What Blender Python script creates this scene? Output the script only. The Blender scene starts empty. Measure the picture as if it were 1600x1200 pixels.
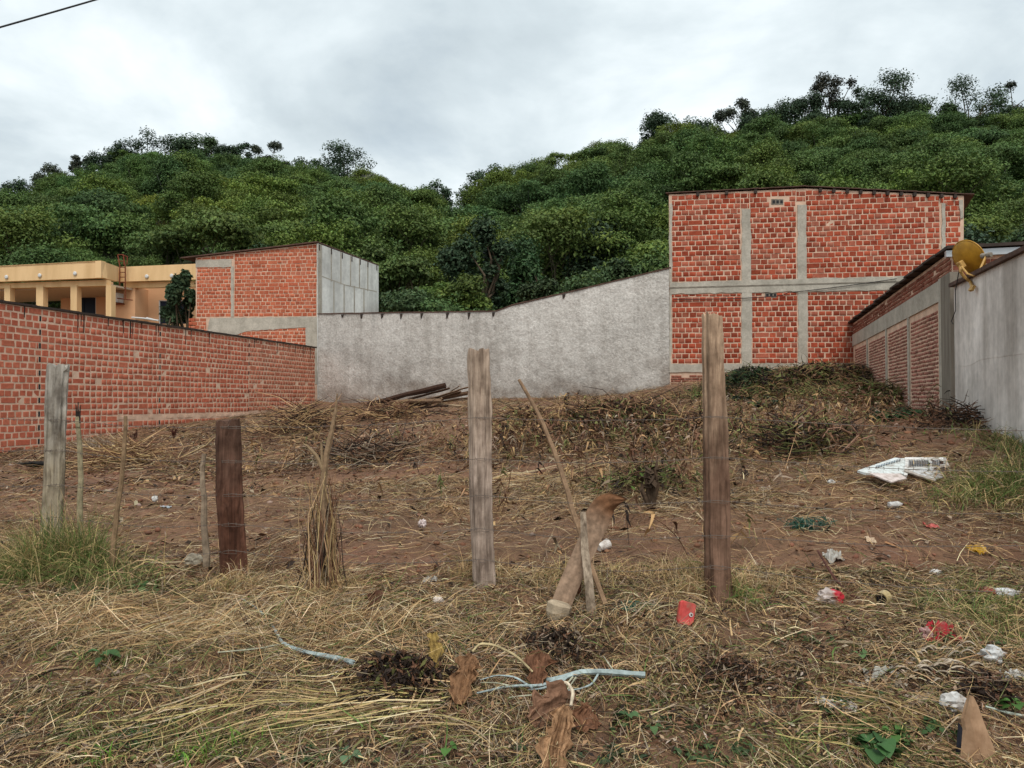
import bpy, bmesh, math, random
import numpy as np
from mathutils import Matrix, Vector, Quaternion

random.seed(7); np.random.seed(7)
scn = bpy.context.scene
COL = scn.collection

# ------------------------------------------------------------------ camera, sky, sun, exposure
CAMZ = 1.6
F = 1200.0                       # focal length in photo pixels (1600 wide)
PITCH = math.radians(1.19)
cam_d = bpy.data.cameras.new('camera'); cam = bpy.data.objects.new('camera', cam_d); COL.objects.link(cam)
cam.location = (0, 0, CAMZ); cam.rotation_euler = (math.radians(90) + PITCH, 0, 0)
cam_d.sensor_width = 36; cam_d.lens = 27.0; cam_d.clip_start = 0.05; cam_d.clip_end = 3000
scn.camera = cam

SUN_EL, SUN_AZ = math.radians(58), math.radians(174)   # sun high, behind the camera
world = bpy.data.worlds.new('World'); scn.world = world; world.use_nodes = True
wn = world.node_tree; wn.nodes.clear()
def N(nt, typ, loc=(0, 0), **kw):
    n = nt.nodes.new(typ); n.location = loc
    for k, v in kw.items(): setattr(n, k, v)
    return n
def ramp(nt, pts, interp='LINEAR'):
    r = N(nt, 'ShaderNodeValToRGB'); e = r.color_ramp.elements; r.color_ramp.interpolation = interp
    while len(e) > 1: e.remove(e[-1])
    e[0].position = pts[0][0]; e[0].color = pts[0][1]
    for p, c in pts[1:]:
        q = e.new(p); q.color = c
    return r
def L3(r, g, b):                 # 8 bit sRGB -> linear
    f = lambda c: (c / 255 / 12.92) if c <= 10 else ((c / 255 + 0.055) / 1.055) ** 2.4
    return (f(r), f(g), f(b), 1.0)
def g4(v): return (v, v, v, 1)

sky = N(wn, 'ShaderNodeTexSky', sky_type='NISHITA'); sky.sun_disc = False
sky.sun_elevation = SUN_EL; sky.sun_rotation = SUN_AZ; sky.air_density = 1.3; sky.dust_density = 3.0
bg_sky = N(wn, 'ShaderNodeBackground'); bg_sky.inputs['Strength'].default_value = 0.09
wn.links.new(sky.outputs[0], bg_sky.inputs['Color'])
tc = N(wn, 'ShaderNodeTexCoord'); sp = N(wn, 'ShaderNodeSeparateXYZ'); wn.links.new(tc.outputs['Generated'], sp.inputs[0])
zz = N(wn, 'ShaderNodeMath', operation='MAXIMUM'); wn.links.new(sp.outputs['Z'], zz.inputs[0]); zz.inputs[1].default_value = 0.0
za = N(wn, 'ShaderNodeMath', operation='ADD'); wn.links.new(zz.outputs[0], za.inputs[0]); za.inputs[1].default_value = 0.22
dx = N(wn, 'ShaderNodeMath', operation='DIVIDE'); wn.links.new(sp.outputs['X'], dx.inputs[0]); wn.links.new(za.outputs[0], dx.inputs[1])
dy = N(wn, 'ShaderNodeMath', operation='DIVIDE'); wn.links.new(sp.outputs['Y'], dy.inputs[0]); wn.links.new(za.outputs[0], dy.inputs[1])
cb = N(wn, 'ShaderNodeCombineXYZ'); wn.links.new(dx.outputs[0], cb.inputs[0]); wn.links.new(dy.outputs[0], cb.inputs[1])
def wnoise(scale, detail, rough, dist, off):
    mp = N(wn, 'ShaderNodeMapping'); mp.inputs['Location'].default_value = off; wn.links.new(cb.outputs[0], mp.inputs[0])
    t = N(wn, 'ShaderNodeTexNoise'); t.inputs['Scale'].default_value = scale; t.inputs['Detail'].default_value = detail
    t.inputs['Roughness'].default_value = rough; t.inputs['Distortion'].default_value = dist
    wn.links.new(mp.outputs[0], t.inputs['Vector']); return t
n1 = wnoise(1.0, 9, 0.55, 0.35, (4.3, 1.9, 0))
n2 = wnoise(2.2, 8, 0.55, 0.3, (1.7, 8.2, 3))
cmix = N(wn, 'ShaderNodeMix', data_type='FLOAT'); cmix.inputs[0].default_value = 0.33
wn.links.new(n1.outputs['Fac'], cmix.inputs[2]); wn.links.new(n2.outputs['Fac'], cmix.inputs[3])
cr = ramp(wn, [(0.37, (0.37, 0.425, 0.455, 1)), (0.46, (0.46, 0.52, 0.55, 1)), (0.52, (0.55, 0.61, 0.635, 1)), (0.60, (0.69, 0.74, 0.76, 1))])
wn.links.new(cmix.outputs[0], cr.inputs[0])
bg_cl = N(wn, 'ShaderNodeBackground'); wn.links.new(cr.outputs[0], bg_cl.inputs['Color']); bg_cl.inputs['Strength'].default_value = 1.0
cover = ramp(wn, [(0.30, g4(0.72)), (0.42, g4(0.97))]); wn.links.new(n1.outputs['Fac'], cover.inputs[0])
ms = N(wn, 'ShaderNodeMixShader'); wn.links.new(cover.outputs[0], ms.inputs[0]); wn.links.new(bg_sky.outputs[0], ms.inputs[1]); wn.links.new(bg_cl.outputs[0], ms.inputs[2])
wo = N(wn, 'ShaderNodeOutputWorld'); wn.links.new(ms.outputs[0], wo.inputs[0])

sun_d = bpy.data.lights.new('sun', 'SUN'); sun_d.energy = 1.5; sun_d.angle = math.radians(25); sun_d.color = (1.0, 0.965, 0.91)
sun = bpy.data.objects.new('sun', sun_d); COL.objects.link(sun)
sdir = Vector((math.sin(SUN_AZ) * math.cos(SUN_EL), math.cos(SUN_AZ) * math.cos(SUN_EL), math.sin(SUN_EL)))
sun.rotation_euler = (-sdir).to_track_quat('-Z', 'Y').to_euler(); sun.location = sdir * 50
vs = scn.view_settings; vs.view_transform = 'Standard'; vs.look = 'None'; vs.exposure = 0.62; vs.gamma = 1.0; vs.use_curve_mapping = False

# ------------------------------------------------------------------ helpers: rays, terrain
CP, SP = math.cos(PITCH), math.sin(PITCH)
def ray(px, py):
    a, b = (px - 800) / F, (600 - py) / F
    return Vector((a, CP - b * SP, SP + b * CP))          # camera looks along +Y
def at(px, py, D):                                           # world point seen at a photo pixel, at depth Y = D
    r = ray(px, py); r = r * (D / r.y); return Vector((r.x, r.y, r.z + CAMZ))
def _hash(i, j, s):
    v = np.sin(i * 127.1 + j * 311.7 + s * 74.7) * 43758.5453
    return v - np.floor(v)
def vnoise(x, y, s=0):
    i, j = np.floor(x), np.floor(y); fx, fy = x - i, y - j
    fx = fx * fx * (3 - 2 * fx); fy = fy * fy * (3 - 2 * fy)
    a, b, c, d = _hash(i, j, s), _hash(i + 1, j, s), _hash(i, j + 1, s), _hash(i + 1, j + 1, s)
    return (a + (b - a) * fx) * (1 - fy) + (c + (d - c) * fx) * fy - 0.5
def fbm(x, y, s=0, o=4):
    t = 0; a = 1.0
    for k in range(o):
        t = t + a * vnoise(x * 2 ** k + 17.3 * k, y * 2 ** k - 9.1 * k, s + k); a *= 0.5
    return t
CD = ([-60, 0, 2.2, 3.0, 3.6, 4.2, 4.8, 7, 10, 14, 20, 26, 30, 34, 40],
      [0, 0, 0.05, 0.16, 0.30, 0.41, 0.47, 0.63, 0.80, 1.02, 1.38, 1.66, 1.72, 1.9, 2.5])
KD = ([0, 4.5, 6, 9, 14, 26, 33], [0, 0, 0.02, 0.05, 0.06, 0.06, 0.0])
RPX = np.array([-700, -300, 0, 60, 100, 160, 200, 245, 300, 350, 420, 500, 560, 600, 660, 700, 715, 740, 800, 850, 900, 950, 1000, 1050, 1100, 1150, 1200, 1300, 1400, 1500, 1600, 1900, 2400.])
RPY = np.array([400, 345, 308, 293, 281, 258, 247, 236, 232, 240, 250, 264, 273, 283, 296, 322, 326, 300, 272, 258, 248, 237, 218, 207, 197, 192, 190, 181, 183, 181, 185, 215, 300.])
MOUNDS = []   # x, y, rx, ry, height
def hill_D(px): return np.interp(px, [690, 745], [190., 150.])
def h(x, y):
    x = np.asarray(x, float); y = np.asarray(y, float)
    z = np.interp(y, *CD) + np.interp(y, *KD) * np.clip(x, -13, 9)
    z = z + 0.20 * np.exp(-((y - 9) / 3.0) ** 2) * np.clip((x - 3.2) / 2.0, 0, 1)
    near = np.clip((36 - y) / 4, 0, 1)
    z = z + near * (0.10 * fbm(x * 0.45, y * 0.45, 3, 3) + 0.075 * fbm(x * 2.1, y * 2.6, 5, 4) * np.clip(y / 3, 0, 1) + 0.035 * fbm(x * 7, y * 7, 6, 2) * np.clip((y - 3) / 3, 0, 1) * np.clip((16 - y) / 8, 0, 1))
    for mx, my, rx, ry, mh in MOUNDS:
        z = z + mh * np.exp(-((x - mx) / rx) ** 2 - ((y - my) / ry) ** 2)
    yy = np.maximum(y, 1.0)
    px = 800 + F * x / yy
    Dr = hill_D(px)
    zr = (625 - np.interp(px, RPX, RPY)) / F * Dr + CAMZ - 6.6
    s = np.clip((y - 36) / (Dr - 36), 0, None)
    z0 = 2.2
    up = z0 + (zr - z0) * (s ** 1.05) + 2.2 * fbm(x * 0.05, y * 0.05, 11, 3) * np.clip((y - 50) / 40, 0, 1)
    s2 = np.clip((y - Dr) / 60, 0, 2.5)
    far = np.where(y > Dr, zr - (zr + 5) * 0.30 * s2 ** 1.5 + 2.2 * fbm(x * 0.05, y * 0.05, 11, 3), up)
    return np.where(y > 36, far, z)
def hz(x, y): return float(h(np.array([x]), np.array([y]))[0])
def ground_at(px, py):                                       # where the sight line of a photo pixel meets the ground
    D = np.linspace(1.8, 34, 3000); r = ray(px, py)
    xs, zs = r.x / r.y * D, r.z / r.y * D + CAMZ
    below = np.nonzero(zs <= h(xs, D))[0]
    k = below[0] if len(below) else len(D) - 1
    return Vector((xs[k], D[k], hz(xs[k], D[k])))
def _m(px, py, rx, ry, mh):
    p = ground_at(px, py); MOUNDS.append((p.x, p.y, rx, ry, mh))
_mm = [(9.0, 20.2, 2.6, 2.2, 0.42), (6.6, 20.6, 2.4, 1.6, 0.30), (4.6, 21.6, 1.2, 1.0, 0.18)]
MOUNDS.extend(_mm)
_new = []
for a in [(470, 675, 0.7, 0.6, 0.16), (600, 655, 1.3, 0.9, 0.14), (580, 720, 0.8, 0.5, 0.12), (860, 690, 1.2, 0.9, 0.16), (960, 680, 1.2, 0.8, 0.16),
          (1240, 700, 0.8, 0.5, 0.14), (1040, 745, 0.9, 0.6, 0.12), (200, 725, 0.7, 0.45, 0.12), (1560, 760, 0.6, 0.6, 0.16),
          (600, 1065, 0.25, 0.16, 0.05), (880, 1010, 0.22, 0.14, 0.05), (150, 960, 0.35, 0.16, 0.07), (1470, 990, 0.22, 0.12, 0.05), (1050, 905, 0.3, 0.12, 0.03), (80, 884, .16, .14, .06), (368, 924, .15, .13, .06), (756, 902, .14, .12, .06), (1124, 934, .14, .12, .06), (505, 925, .15, .12, .04)]:
    p = ground_at(a[0], a[1]); _new.append((p.x, p.y, a[2], a[3], a[4]))
MOUNDS.extend(_new)

# ------------------------------------------------------------------ helpers: meshes and tags
def tag(o, label=None, cat=None, group=None, kind=None):
    if label: o['label'] = label
    if cat: o['category'] = cat
    if group: o['group'] = group
    if kind: o['kind'] = kind
    return o
def empty(name, loc, label, cat, group=None):
    o = bpy.data.objects.new(name, None); COL.objects.link(o); o.location = loc; o.empty_display_size = 0.2
    return tag(o, label, cat, group)
def root_of(o):
    while o.parent: o = o.parent
    return o
class MB:
    """collects shapes in world space; build() links them as one mesh object"""
    def __init__(s): s.v = []; s.f = []; s.c = []; s.n = 0
    def add(s, v, f, col=(1, 1, 1)):
        v = np.asarray(v, float).reshape(-1, 3); s.v.append(v)
        s.f.extend([tuple(int(i) + s.n for i in q) for q in f]); s.n += len(v)
        c = np.asarray(col, float); c = np.tile(c[:3], (len(v), 1)) if c.ndim == 1 else c[:, :3]
        s.c.append(c); return s
    def box(s, c, size, rot=None, col=(1, 1, 1), ch=0.0):
        hx, hy, hz_ = [d / 2 for d in size]
        if ch > 0:
            v = []
            for sx in (-1, 1):
                for sy in (-1, 1):
                    for sz in (-1, 1):
                        v += [(sx * (hx - ch), sy * (hy - ch), sz * hz_), (sx * (hx - ch), sy * hy, sz * (hz_ - ch)), (sx * hx, sy * (hy - ch), sz * (hz_ - ch))]
            bm = bmesh.new()
            for q in v: bm.verts.new(q)
            r = bmesh.ops.convex_hull(bm, input=bm.verts); bm.verts.ensure_lookup_table(); bm.verts.index_update()
            V = np.array([q.co[:] for q in bm.verts]); Fc = [[q.index for q in f.verts] for f in bm.faces]; bm.free()
        else:
            V = np.array([(x, y, z) for x in (-hx, hx) for y in (-hy, hy) for z in (-hz_, hz_)])
            Fc = [(0, 1, 3, 2), (4, 6, 7, 5), (0, 4, 5, 1), (2, 3, 7, 6), (0, 2, 6, 4), (1, 5, 7, 3)]
        if rot is not None: V = V @ np.array(rot.to_3x3() if hasattr(rot, 'to_3x3') else rot).T
        return s.add(V + np.array(c), Fc, col)
    def prism(s, front, back, col=(1, 1, 1)):                 # two matching outlines
        n = len(front); v = [tuple(p) for p in front] + [tuple(p) for p in back]
        f = [tuple(range(n)), tuple(range(2 * n - 1, n - 1, -1))] + [(i, n + i, n + (i + 1) % n, (i + 1) % n) for i in range(n)]
        return s.add(v, f, col)
    def tube(s, pts, rad, n=6, col=(1, 1, 1), cap=True, flat=1.0, jit=0.0):
        P = np.array([tuple(p) for p in pts], float); m = len(P)
        R = np.full(m, rad, float) if np.isscalar(rad) else np.asarray(rad, float)
        T = np.gradient(P, axis=0); T /= np.linalg.norm(T, axis=1)[:, None] + 1e-9
        up = np.array([0, 0, 1.0]) if abs(T[0][2]) < 0.9 else np.array([0, 1.0, 0])
        V = []
        a = np.linspace(0, 2 * math.pi, n, endpoint=False)
        S = np.cross(T[0], up); S /= np.linalg.norm(S)
        for i in range(m):
            S = S - T[i] * (S @ T[i]); S /= np.linalg.norm(S) + 1e-9; B = np.cross(T[i], S)
            rr = R[i] * (1 + jit * np.random.uniform(-1, 1, n))
            V.append(P[i] + np.outer(np.cos(a) * rr, S) + np.outer(np.sin(a) * rr * flat, B))
        V = np.concatenate(V)
        Fc = [(i * n + k, i * n + (k + 1) % n, (i + 1) * n + (k + 1) % n, (i + 1) * n + k) for i in range(m - 1) for k in range(n)]
        if cap: Fc += [tuple(range(n - 1, -1, -1)), tuple((m - 1) * n + k for k in range(n))]
        if np.ndim(col) == 2: col = np.repeat(np.asarray(col), n, axis=0)
        return s.add(V, Fc, col)
    def lathe(s, prof, c, axis=(0, 0, 1), n=12, col=(1, 1, 1)):   # prof: (radius, height)
        ax = Vector(axis).normalized(); q = Vector((0, 0, 1)).rotation_difference(ax).to_matrix()
        V = []; 
        for r, z in prof:
            for k in range(n):
                a = 2 * math.pi * k / n; p = q @ Vector((r * math.cos(a), r * math.sin(a), z)); V.append((p.x + c[0], p.y + c[1], p.z + c[2]))
        m = len(prof)
        Fc = [(i * n + k, i * n + (k + 1) % n, (i + 1) * n + (k + 1) % n, (i + 1) * n + k) for i in range(m - 1) for k in range(n)]
        Fc += [tuple(range(n - 1, -1, -1)), tuple((m - 1) * n + k for k in range(n))]
        return s.add(V, Fc, col)
    def grid(s, G, col=(1, 1, 1)):                            # G: (m, n, 3)
        m, n = G.shape[:2]
        Fc = [(i * n + k, i * n + k + 1, (i + 1) * n + k + 1, (i + 1) * n + k) for i in range(m - 1) for k in range(n - 1)]
        return s.add(G.reshape(-1, 3), Fc, col)
    def build(s, name, mat, parent=None, smooth=False, loc=None):
        V = np.concatenate(s.v); C = np.concatenate(s.c)
        base = np.array(root_of(parent).location[:]) if parent else np.array(loc if loc is not None else (V.min(0) + V.max(0)) / 2 * np.array([1, 1, 0]) + np.array([0, 0, V[:, 2].min()]))
        me = bpy.data.meshes.new(name); me.from_pydata((V - base).tolist(), [], s.f)
        at_ = me.color_attributes.new('Col', 'FLOAT_COLOR', 'POINT')
        at_.data.foreach_set('color', np.concatenate([C, np.ones((len(C), 1))], 1).ravel().astype(np.float32))
        if smooth: me.polygons.foreach_set('use_smooth', [True] * len(me.polygons))
        for m in (mat if isinstance(mat, (list, tuple)) else [mat]): me.materials.append(m)
        me.validate(); me.update()
        o = bpy.data.objects.new(name, me); COL.objects.link(o)
        if parent: o.parent = parent
        else: o.location = base
        return o
def fast_mesh(name, V, Q, C, mat, parent=None, smooth=False):  # big quad meshes from numpy arrays
    me = bpy.data.meshes.new(name); nq, k = Q.shape
    me.vertices.add(len(V)); me.vertices.foreach_set('co', V.astype(np.float32).ravel())
    me.loops.add(nq * k); me.loops.foreach_set('vertex_index', Q.astype(np.int32).ravel())
    me.polygons.add(nq); me.polygons.foreach_set('loop_start', (np.arange(nq) * k).astype(np.int32))
    if smooth: me.polygons.foreach_set('use_smooth', np.ones(nq, bool))
    if C is not None:
        a = me.color_attributes.new('Col', 'FLOAT_COLOR', 'POINT')
        a.data.foreach_set('color', np.concatenate([C, np.ones((len(C), 1))], 1).astype(np.float32).ravel())
    me.materials.append(mat); me.update(calc_edges=True)
    o = bpy.data.objects.new(name, me); COL.objects.link(o)
    if parent: o.parent = parent
    return o

# ------------------------------------------------------------------ materials
def material(name, base=None, rough=0.85, attr=False, spec=0.25, noises=(), bump=(), mottle=None, metal=0.0, trans=0.0, alpha=None):
    """base colour (or the mesh's own 'Col'), times noise tints; noises: (scale xyz, detail, low colour, high colour, lo, hi); bump: (scale xyz, strength, dist)"""
    m = bpy.data.materials.new(name); m.use_nodes = True; nt = m.node_tree; b = nt.nodes['Principled BSDF']
    b.inputs['Roughness'].default_value = rough; b.inputs['Specular IOR Level'].default_value = spec; b.inputs['Metallic'].default_value = metal
    if attr:
        src = N(nt, 'ShaderNodeAttribute', attribute_name='Col').outputs['Color']
    else:
        rgb = N(nt, 'ShaderNodeRGB'); rgb.outputs[0].default_value = base; src = rgb.outputs[0]
    geo = N(nt, 'ShaderNodeNewGeometry')
    def noise(sc, det, ro=0.6):
        mp = N(nt, 'ShaderNodeMapping'); mp.inputs['Scale'].default_value = sc; nt.links.new(geo.outputs['Position'], mp.inputs[0])
        t = N(nt, 'ShaderNodeTexNoise'); t.inputs['Scale'].default_value = 1; t.inputs['Detail'].default_value = det; t.inputs['Roughness'].default_value = ro
        nt.links.new(mp.outputs[0], t.inputs['Vector']); return t.outputs['Fac']
    for sc, det, lo_c, hi_c, lo, hi in noises:
        r = ramp(nt, [(lo, lo_c), (hi, hi_c)]); nt.links.new(noise(sc, det), r.inputs[0])
        mx = N(nt, 'ShaderNodeMix', data_type='RGBA', blend_type='MULTIPLY'); mx.inputs[0].default_value = 1
        nt.links.new(src, mx.inputs[6]); nt.links.new(r.outputs[0], mx.inputs[7]); src = mx.outputs[2]
    if mottle:                                                # (scale, colour, lo, hi): patches of another colour
        for sc, colr, lo, hi in mottle:
            r = ramp(nt, [(lo, g4(0)), (hi, g4(1))]); nt.links.new(noise(sc, 6), r.inputs[0])
            mx = N(nt, 'ShaderNodeMix', data_type='RGBA'); nt.links.new(r.outputs[0], mx.inputs[0]); nt.links.new(src, mx.inputs[6]); mx.inputs[7].default_value = colr; src = mx.outputs[2]
    nt.links.new(src, b.inputs['Base Color'])
    prev = None
    for sc, st, di in bump:
        bp = N(nt, 'ShaderNodeBump'); bp.inputs['Strength'].default_value = st; bp.inputs['Distance'].default_value = di
        nt.links.new(noise(sc, 5, 0.65), bp.inputs['Height'])
        if prev: nt.links.new(prev, bp.inputs['Normal'])
        prev = bp.outputs[0]
    if prev: nt.links.new(prev, b.inputs['Normal'])
    if trans > 0:
        tr = N(nt, 'ShaderNodeBsdfTranslucent'); nt.links.new(src, tr.inputs['Color']); mxs = N(nt, 'ShaderNodeMixShader'); mxs.inputs[0].default_value = trans
        nt.links.new(b.outputs[0], mxs.inputs[1]); nt.links.new(tr.outputs[0], mxs.inputs[2]); nt.links.new(mxs.outputs[0], nt.nodes['Material Output'].inputs[0])
    if alpha: b.inputs['Alpha'].default_value = alpha
    return m
S = lambda v: (v, v, v)
M = {}
M['soil'] = material('soil', L3(132, 104, 82), 0.95, noises=[(S(0.7), 5, (0.72, 0.70, 0.70, 1), (1.15, 1.08, 1.02, 1), 0.35, 0.65), (S(9), 6, (0.62, 0.58, 0.56, 1), (1.22, 1.2, 1.18, 1), 0.3, 0.7)],
                     mottle=[((1.1, 1.3, 1), L3(130, 94, 74), 0.50, 0.66)], bump=[(S(18), 1.0, 0.05), (S(70), 0.8, 0.012)])
M['hill_soil'] = material('hill_soil', L3(52, 56, 36), 0.95, noises=[(S(0.4), 4, g4(0.6), g4(1.2), 0.35, 0.65)])
M['brick'] = material('brick', attr=True, rough=0.92, spec=0.12, noises=[(S(14), 5, (0.80, 0.76, 0.74, 1), (1.14, 1.15, 1.16, 1), 0.3, 0.7), (S(0.9), 4, (0.86, 0.86, 0.86, 1), (1.1, 1.1, 1.1, 1), 0.35, 0.65)], mottle=[(S(13), L3(196, 152, 128), 0.67, 0.86), (S(1.3), L3(178, 128, 104), 0.58, 1.1)], bump=[(S(70), 0.35, 0.004)])
M['mortar'] = material('mortar', L3(212, 180, 156), 0.95, spec=0.1, noises=[(S(5), 5, (0.75, 0.74, 0.74, 1), (1.1, 1.1, 1.1, 1), 0.3, 0.7)], bump=[(S(45), 0.6, 0.01)])
M['mortar_dusty'] = material('mortar_dusty', L3(222, 190, 166), 0.95, spec=0.1, noises=[(S(4), 5, (0.72, 0.70, 0.68, 1), (1.1, 1.1, 1.1, 1), 0.3, 0.7)], bump=[(S(45), 0.6, 0.01)])
M['concrete'] = material('concrete', L3(184, 176, 162), 0.92, spec=0.15, noises=[(S(2.5), 6, (0.72, 0.72, 0.71, 1), (1.1, 1.1, 1.1, 1), 0.32, 0.68), (S(18), 5, g4(0.82), g4(1.1), 0.3, 0.7)], bump=[(S(30), 0.5, 0.012)])
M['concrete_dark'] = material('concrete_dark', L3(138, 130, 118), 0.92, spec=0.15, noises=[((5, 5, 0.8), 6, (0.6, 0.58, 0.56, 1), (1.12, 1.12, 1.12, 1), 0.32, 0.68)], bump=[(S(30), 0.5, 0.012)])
M['stucco'] = material('stucco', attr=True, rough=0.95, spec=0.1, noises=[(S(0.5), 6, (0.90, 0.89, 0.88, 1), (1.06, 1.06, 1.06, 1), 0.36, 0.64), ((3.2, 3.2, .4), 6, (0.86, 0.85, 0.84, 1), (1.05, 1.05, 1.05, 1), 0.34, 0.56), (S(13), 6, (0.76, 0.75, 0.74, 1), (1.10, 1.10, 1.10, 1), 0.30, 0.60)],
                       bump=[(S(5), 0.7, 0.06), (S(17), 0.7, 0.03)])
M['cement'] = material('cement', L3(230, 222, 214), 0.9, spec=0.15, noises=[((2.2, 2.2, 0.22), 7, (0.66, 0.64, 0.62, 1), (1.08, 1.08, 1.08, 1), 0.34, 0.60), (S(1.0), 7, (0.76, 0.75, 0.74, 1), (1.06, 1.06, 1.06, 1), 0.35, 0.62), (S(9), 6, g4(0.84), g4(1.06), 0.3, 0.65)], bump=[(S(16), 0.25, 0.01)])
M['cement_pale'] = material('cement_pale', L3(230, 230, 224), 0.9, spec=0.15, noises=[((1.0, 1.0, 0.2), 6, (0.76, 0.75, 0.74, 1), (1.06, 1.06, 1.06, 1), 0.34, 0.60), (S(0.9), 6, g4(0.80), g4(1.06), 0.35, 0.62), (S(6), 6, g4(0.86), g4(1.05), 0.3, 0.65)])
M['ochre'] = material('ochre', L3(226, 190, 142), 0.85, spec=0.2, noises=[((1.5, 1.5, 0.25), 5, (0.84, 0.80, 0.74, 1), (1.04, 1.04, 1.04, 1), 0.3, 0.6)])
M['ochre_wall'] = material('ochre_wall', L3(214, 168, 128), 0.85, spec=0.2, noises=[(S(0.7), 5, g4(0.9), g4(1.05), 0.3, 0.7)])
M['ceiling'] = material('ceiling', L3(188, 168, 146), 0.9)
M['glass'] = material('dark_glass', (0.010, 0.014, 0.026, 1), 0.35, spec=0.12)
M['white_paint'] = material('white_paint', (0.62, 0.62, 0.6, 1), 0.6)
M['rust'] = material('rust', L3(118, 62, 40), 0.8, noises=[(S(12), 4, g4(0.6), g4(1.2), 0.3, 0.7)])
M['roof_dark'] = material('roof_dark', L3(62, 52, 46), 0.75, noises=[(S(6), 5, g4(0.55), g4(1.25), 0.3, 0.7)])
M['roof_brown'] = material('roof_brown', L3(92, 70, 60), 0.85, noises=[(S(6), 5, g4(0.6), g4(1.25), 0.3, 0.7)])
M['black'] = material('black', (0.02, 0.02, 0.022, 1), 0.7)
M['metal'] = material('zinc', (0.5, 0.52, 0.53, 1), 0.4, metal=0.6)
M['wire'] = material('wire', (0.15, 0.12, 0.10, 1), 0.8, metal=0.15)
M['dish'] = material('dish_paint', L3(186, 138, 40), 0.5, spec=0.4, noises=[(S(9), 5, (0.7, 0.66, 0.6, 1), (1.1, 1.1, 1.1, 1), 0.3, 0.65)])
M['dish_arm'] = material('dish_arm', L3(186, 146, 84), 0.5, noises=[(S(20), 4, g4(0.75), g4(1.1), 0.3, 0.65)])
M['veg'] = material('vegetation', attr=True, rough=0.75, spec=0.15)
M['leaf'] = material('leaf', attr=True, rough=0.6, spec=0.22, trans=0.18)
M['bark'] = material('bark', L3(82, 70, 56), 0.95, noises=[((8, 8, 2), 5, g4(0.5), g4(1.3), 0.3, 0.7)])
M['wood'] = material('wood', attr=True, rough=0.9, spec=0.15, noises=[((38, 38, 2.0), 6, (0.50, 0.48, 0.46, 1), (1.2, 1.2, 1.2, 1), 0.32, 0.60), ((9, 9, 7), 6, (0.55, 0.52, 0.50, 1), (1.2, 1.2, 1.2, 1), 0.34, 0.62), ((60, 60, 4), 4, (0.55, 0.52, 0.50, 1), (1.04, 1.04, 1.04, 1), 0.28, 0.42)],
                      bump=[((55, 55, 2.5), 0.9, 0.012), (S(30), 0.4, 0.006)])
M['stick'] = material('stick', attr=True, rough=0.9, spec=0.15, noises=[(S(28), 5, g4(0.62), g4(1.25), 0.3, 0.7)], bump=[(S(80), 0.5, 0.004)])
M['dry_leaf'] = material('dry_leaf', attr=True, rough=0.8, spec=0.2, noises=[(S(30), 5, (0.5, 0.46, 0.42, 1), (1.3, 1.28, 1.25, 1), 0.3, 0.7)], bump=[(S(60), 0.7, 0.006)], trans=0.1)
M['plastic'] = material('plastic', attr=True, rough=0.42, spec=0.4, noises=[(S(24), 5, (0.72, 0.69, 0.66, 1), (1.05, 1.05, 1.05, 1), 0.3, 0.6)], mottle=[(S(17), L3(128, 104, 84), 0.50, 0.78)])
M['card'] = material('card', attr=True, rough=0.9, spec=0.1, noises=[(S(16), 5, (0.72, 0.68, 0.64, 1), (1.1, 1.1, 1.1, 1), 0.3, 0.65)])
M['stone'] = material('stone', attr=True, rough=0.95, spec=0.1, noises=[(S(18), 5, g4(0.6), g4(1.2), 0.3, 0.7)], bump=[(S(40), 0.6, 0.01)])
# ------------------------------------------------------------------ ground and hillsides
def sheet(name, xs, ys, mat):
    X, Y = np.meshgrid(xs, ys); Z = h(X, Y); m, n = X.shape
    V = np.stack([X, Y, Z], -1).reshape(-1, 3); i = np.arange(m * n).reshape(m, n)
    Q = np.stack([i[:-1, :-1], i[:-1, 1:], i[1:, 1:], i[1:, :-1]], -1).reshape(-1, 4)
    return fast_mesh(name, V, Q, None, mat, smooth=True)
def steps(*segs):
    out = []
    for a, b, s in segs: out += list(np.arange(a, b, s))
    return np.array(out)
gx = np.concatenate([steps((-300, -60, 30), (-60, -14, 3), (-14, -5, 0.3), (-5, 5, 0.06), (5, 14, 0.25), (14, 60, 3), (60, 301, 30))])
gy = steps((-200, -20, 20), (-20, 1.5, 0.8), (1.5, 6, 0.05), (6, 14, 0.12), (14, 36.1, 0.4))
tag(sheet('ground', gx, gy, M['soil']), kind='structure')
hx = steps((-420, -200, 12), (-200, 260, 3), (260, 480, 12)); hy = steps((35.5, 60, 1.5), (60, 320, 4))
tag(sheet('hillside', hx, hy, M['hill_soil']), kind='structure')

# ------------------------------------------------------------------ walls: planes that stand at a real place
class Plane:
    def __init__(s, a, b):                                    # two plan points (x, y)
        s.a = Vector((a[0], a[1], 0)); d = Vector((b[0] - a[0], b[1] - a[1], 0)); s.d = d.normalized()
        s.n = Vector((s.d.y, -s.d.x, 0))                      # one of the two normals
        if s.n.dot(-s.a) < 0: s.n = -s.n                      # faces the camera
    def hit(s, px, py):
        r = ray(px, py); t = (s.a.dot(s.n)) / r.dot(s.n); p = r * t; return Vector((p.x, p.y, p.z + CAMZ))
    def uz(s, px, py): p = s.hit(px, py); return ((p - s.a).dot(s.d), p.z)
    def w(s, u, z, n=0.0): p = s.a + s.d * u + s.n * n; return Vector((p.x, p.y, z))
    def poly(s, pts, n): return [s.w(*s.uz(*p), n) for p in pts]
def pxp(D, px): return ((px - 800) / F * D, D)
LW = Plane((-10.5, 16.8), (-8.14, 27.9))                      # long wall on the left
BW = Plane((-7.72, 30.35), (4.66, 22.5))                      # rendered back wall
RH = Plane(pxp(22.5, 1047), pxp(21.5, 1505))                  # two-storey brick house
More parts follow.
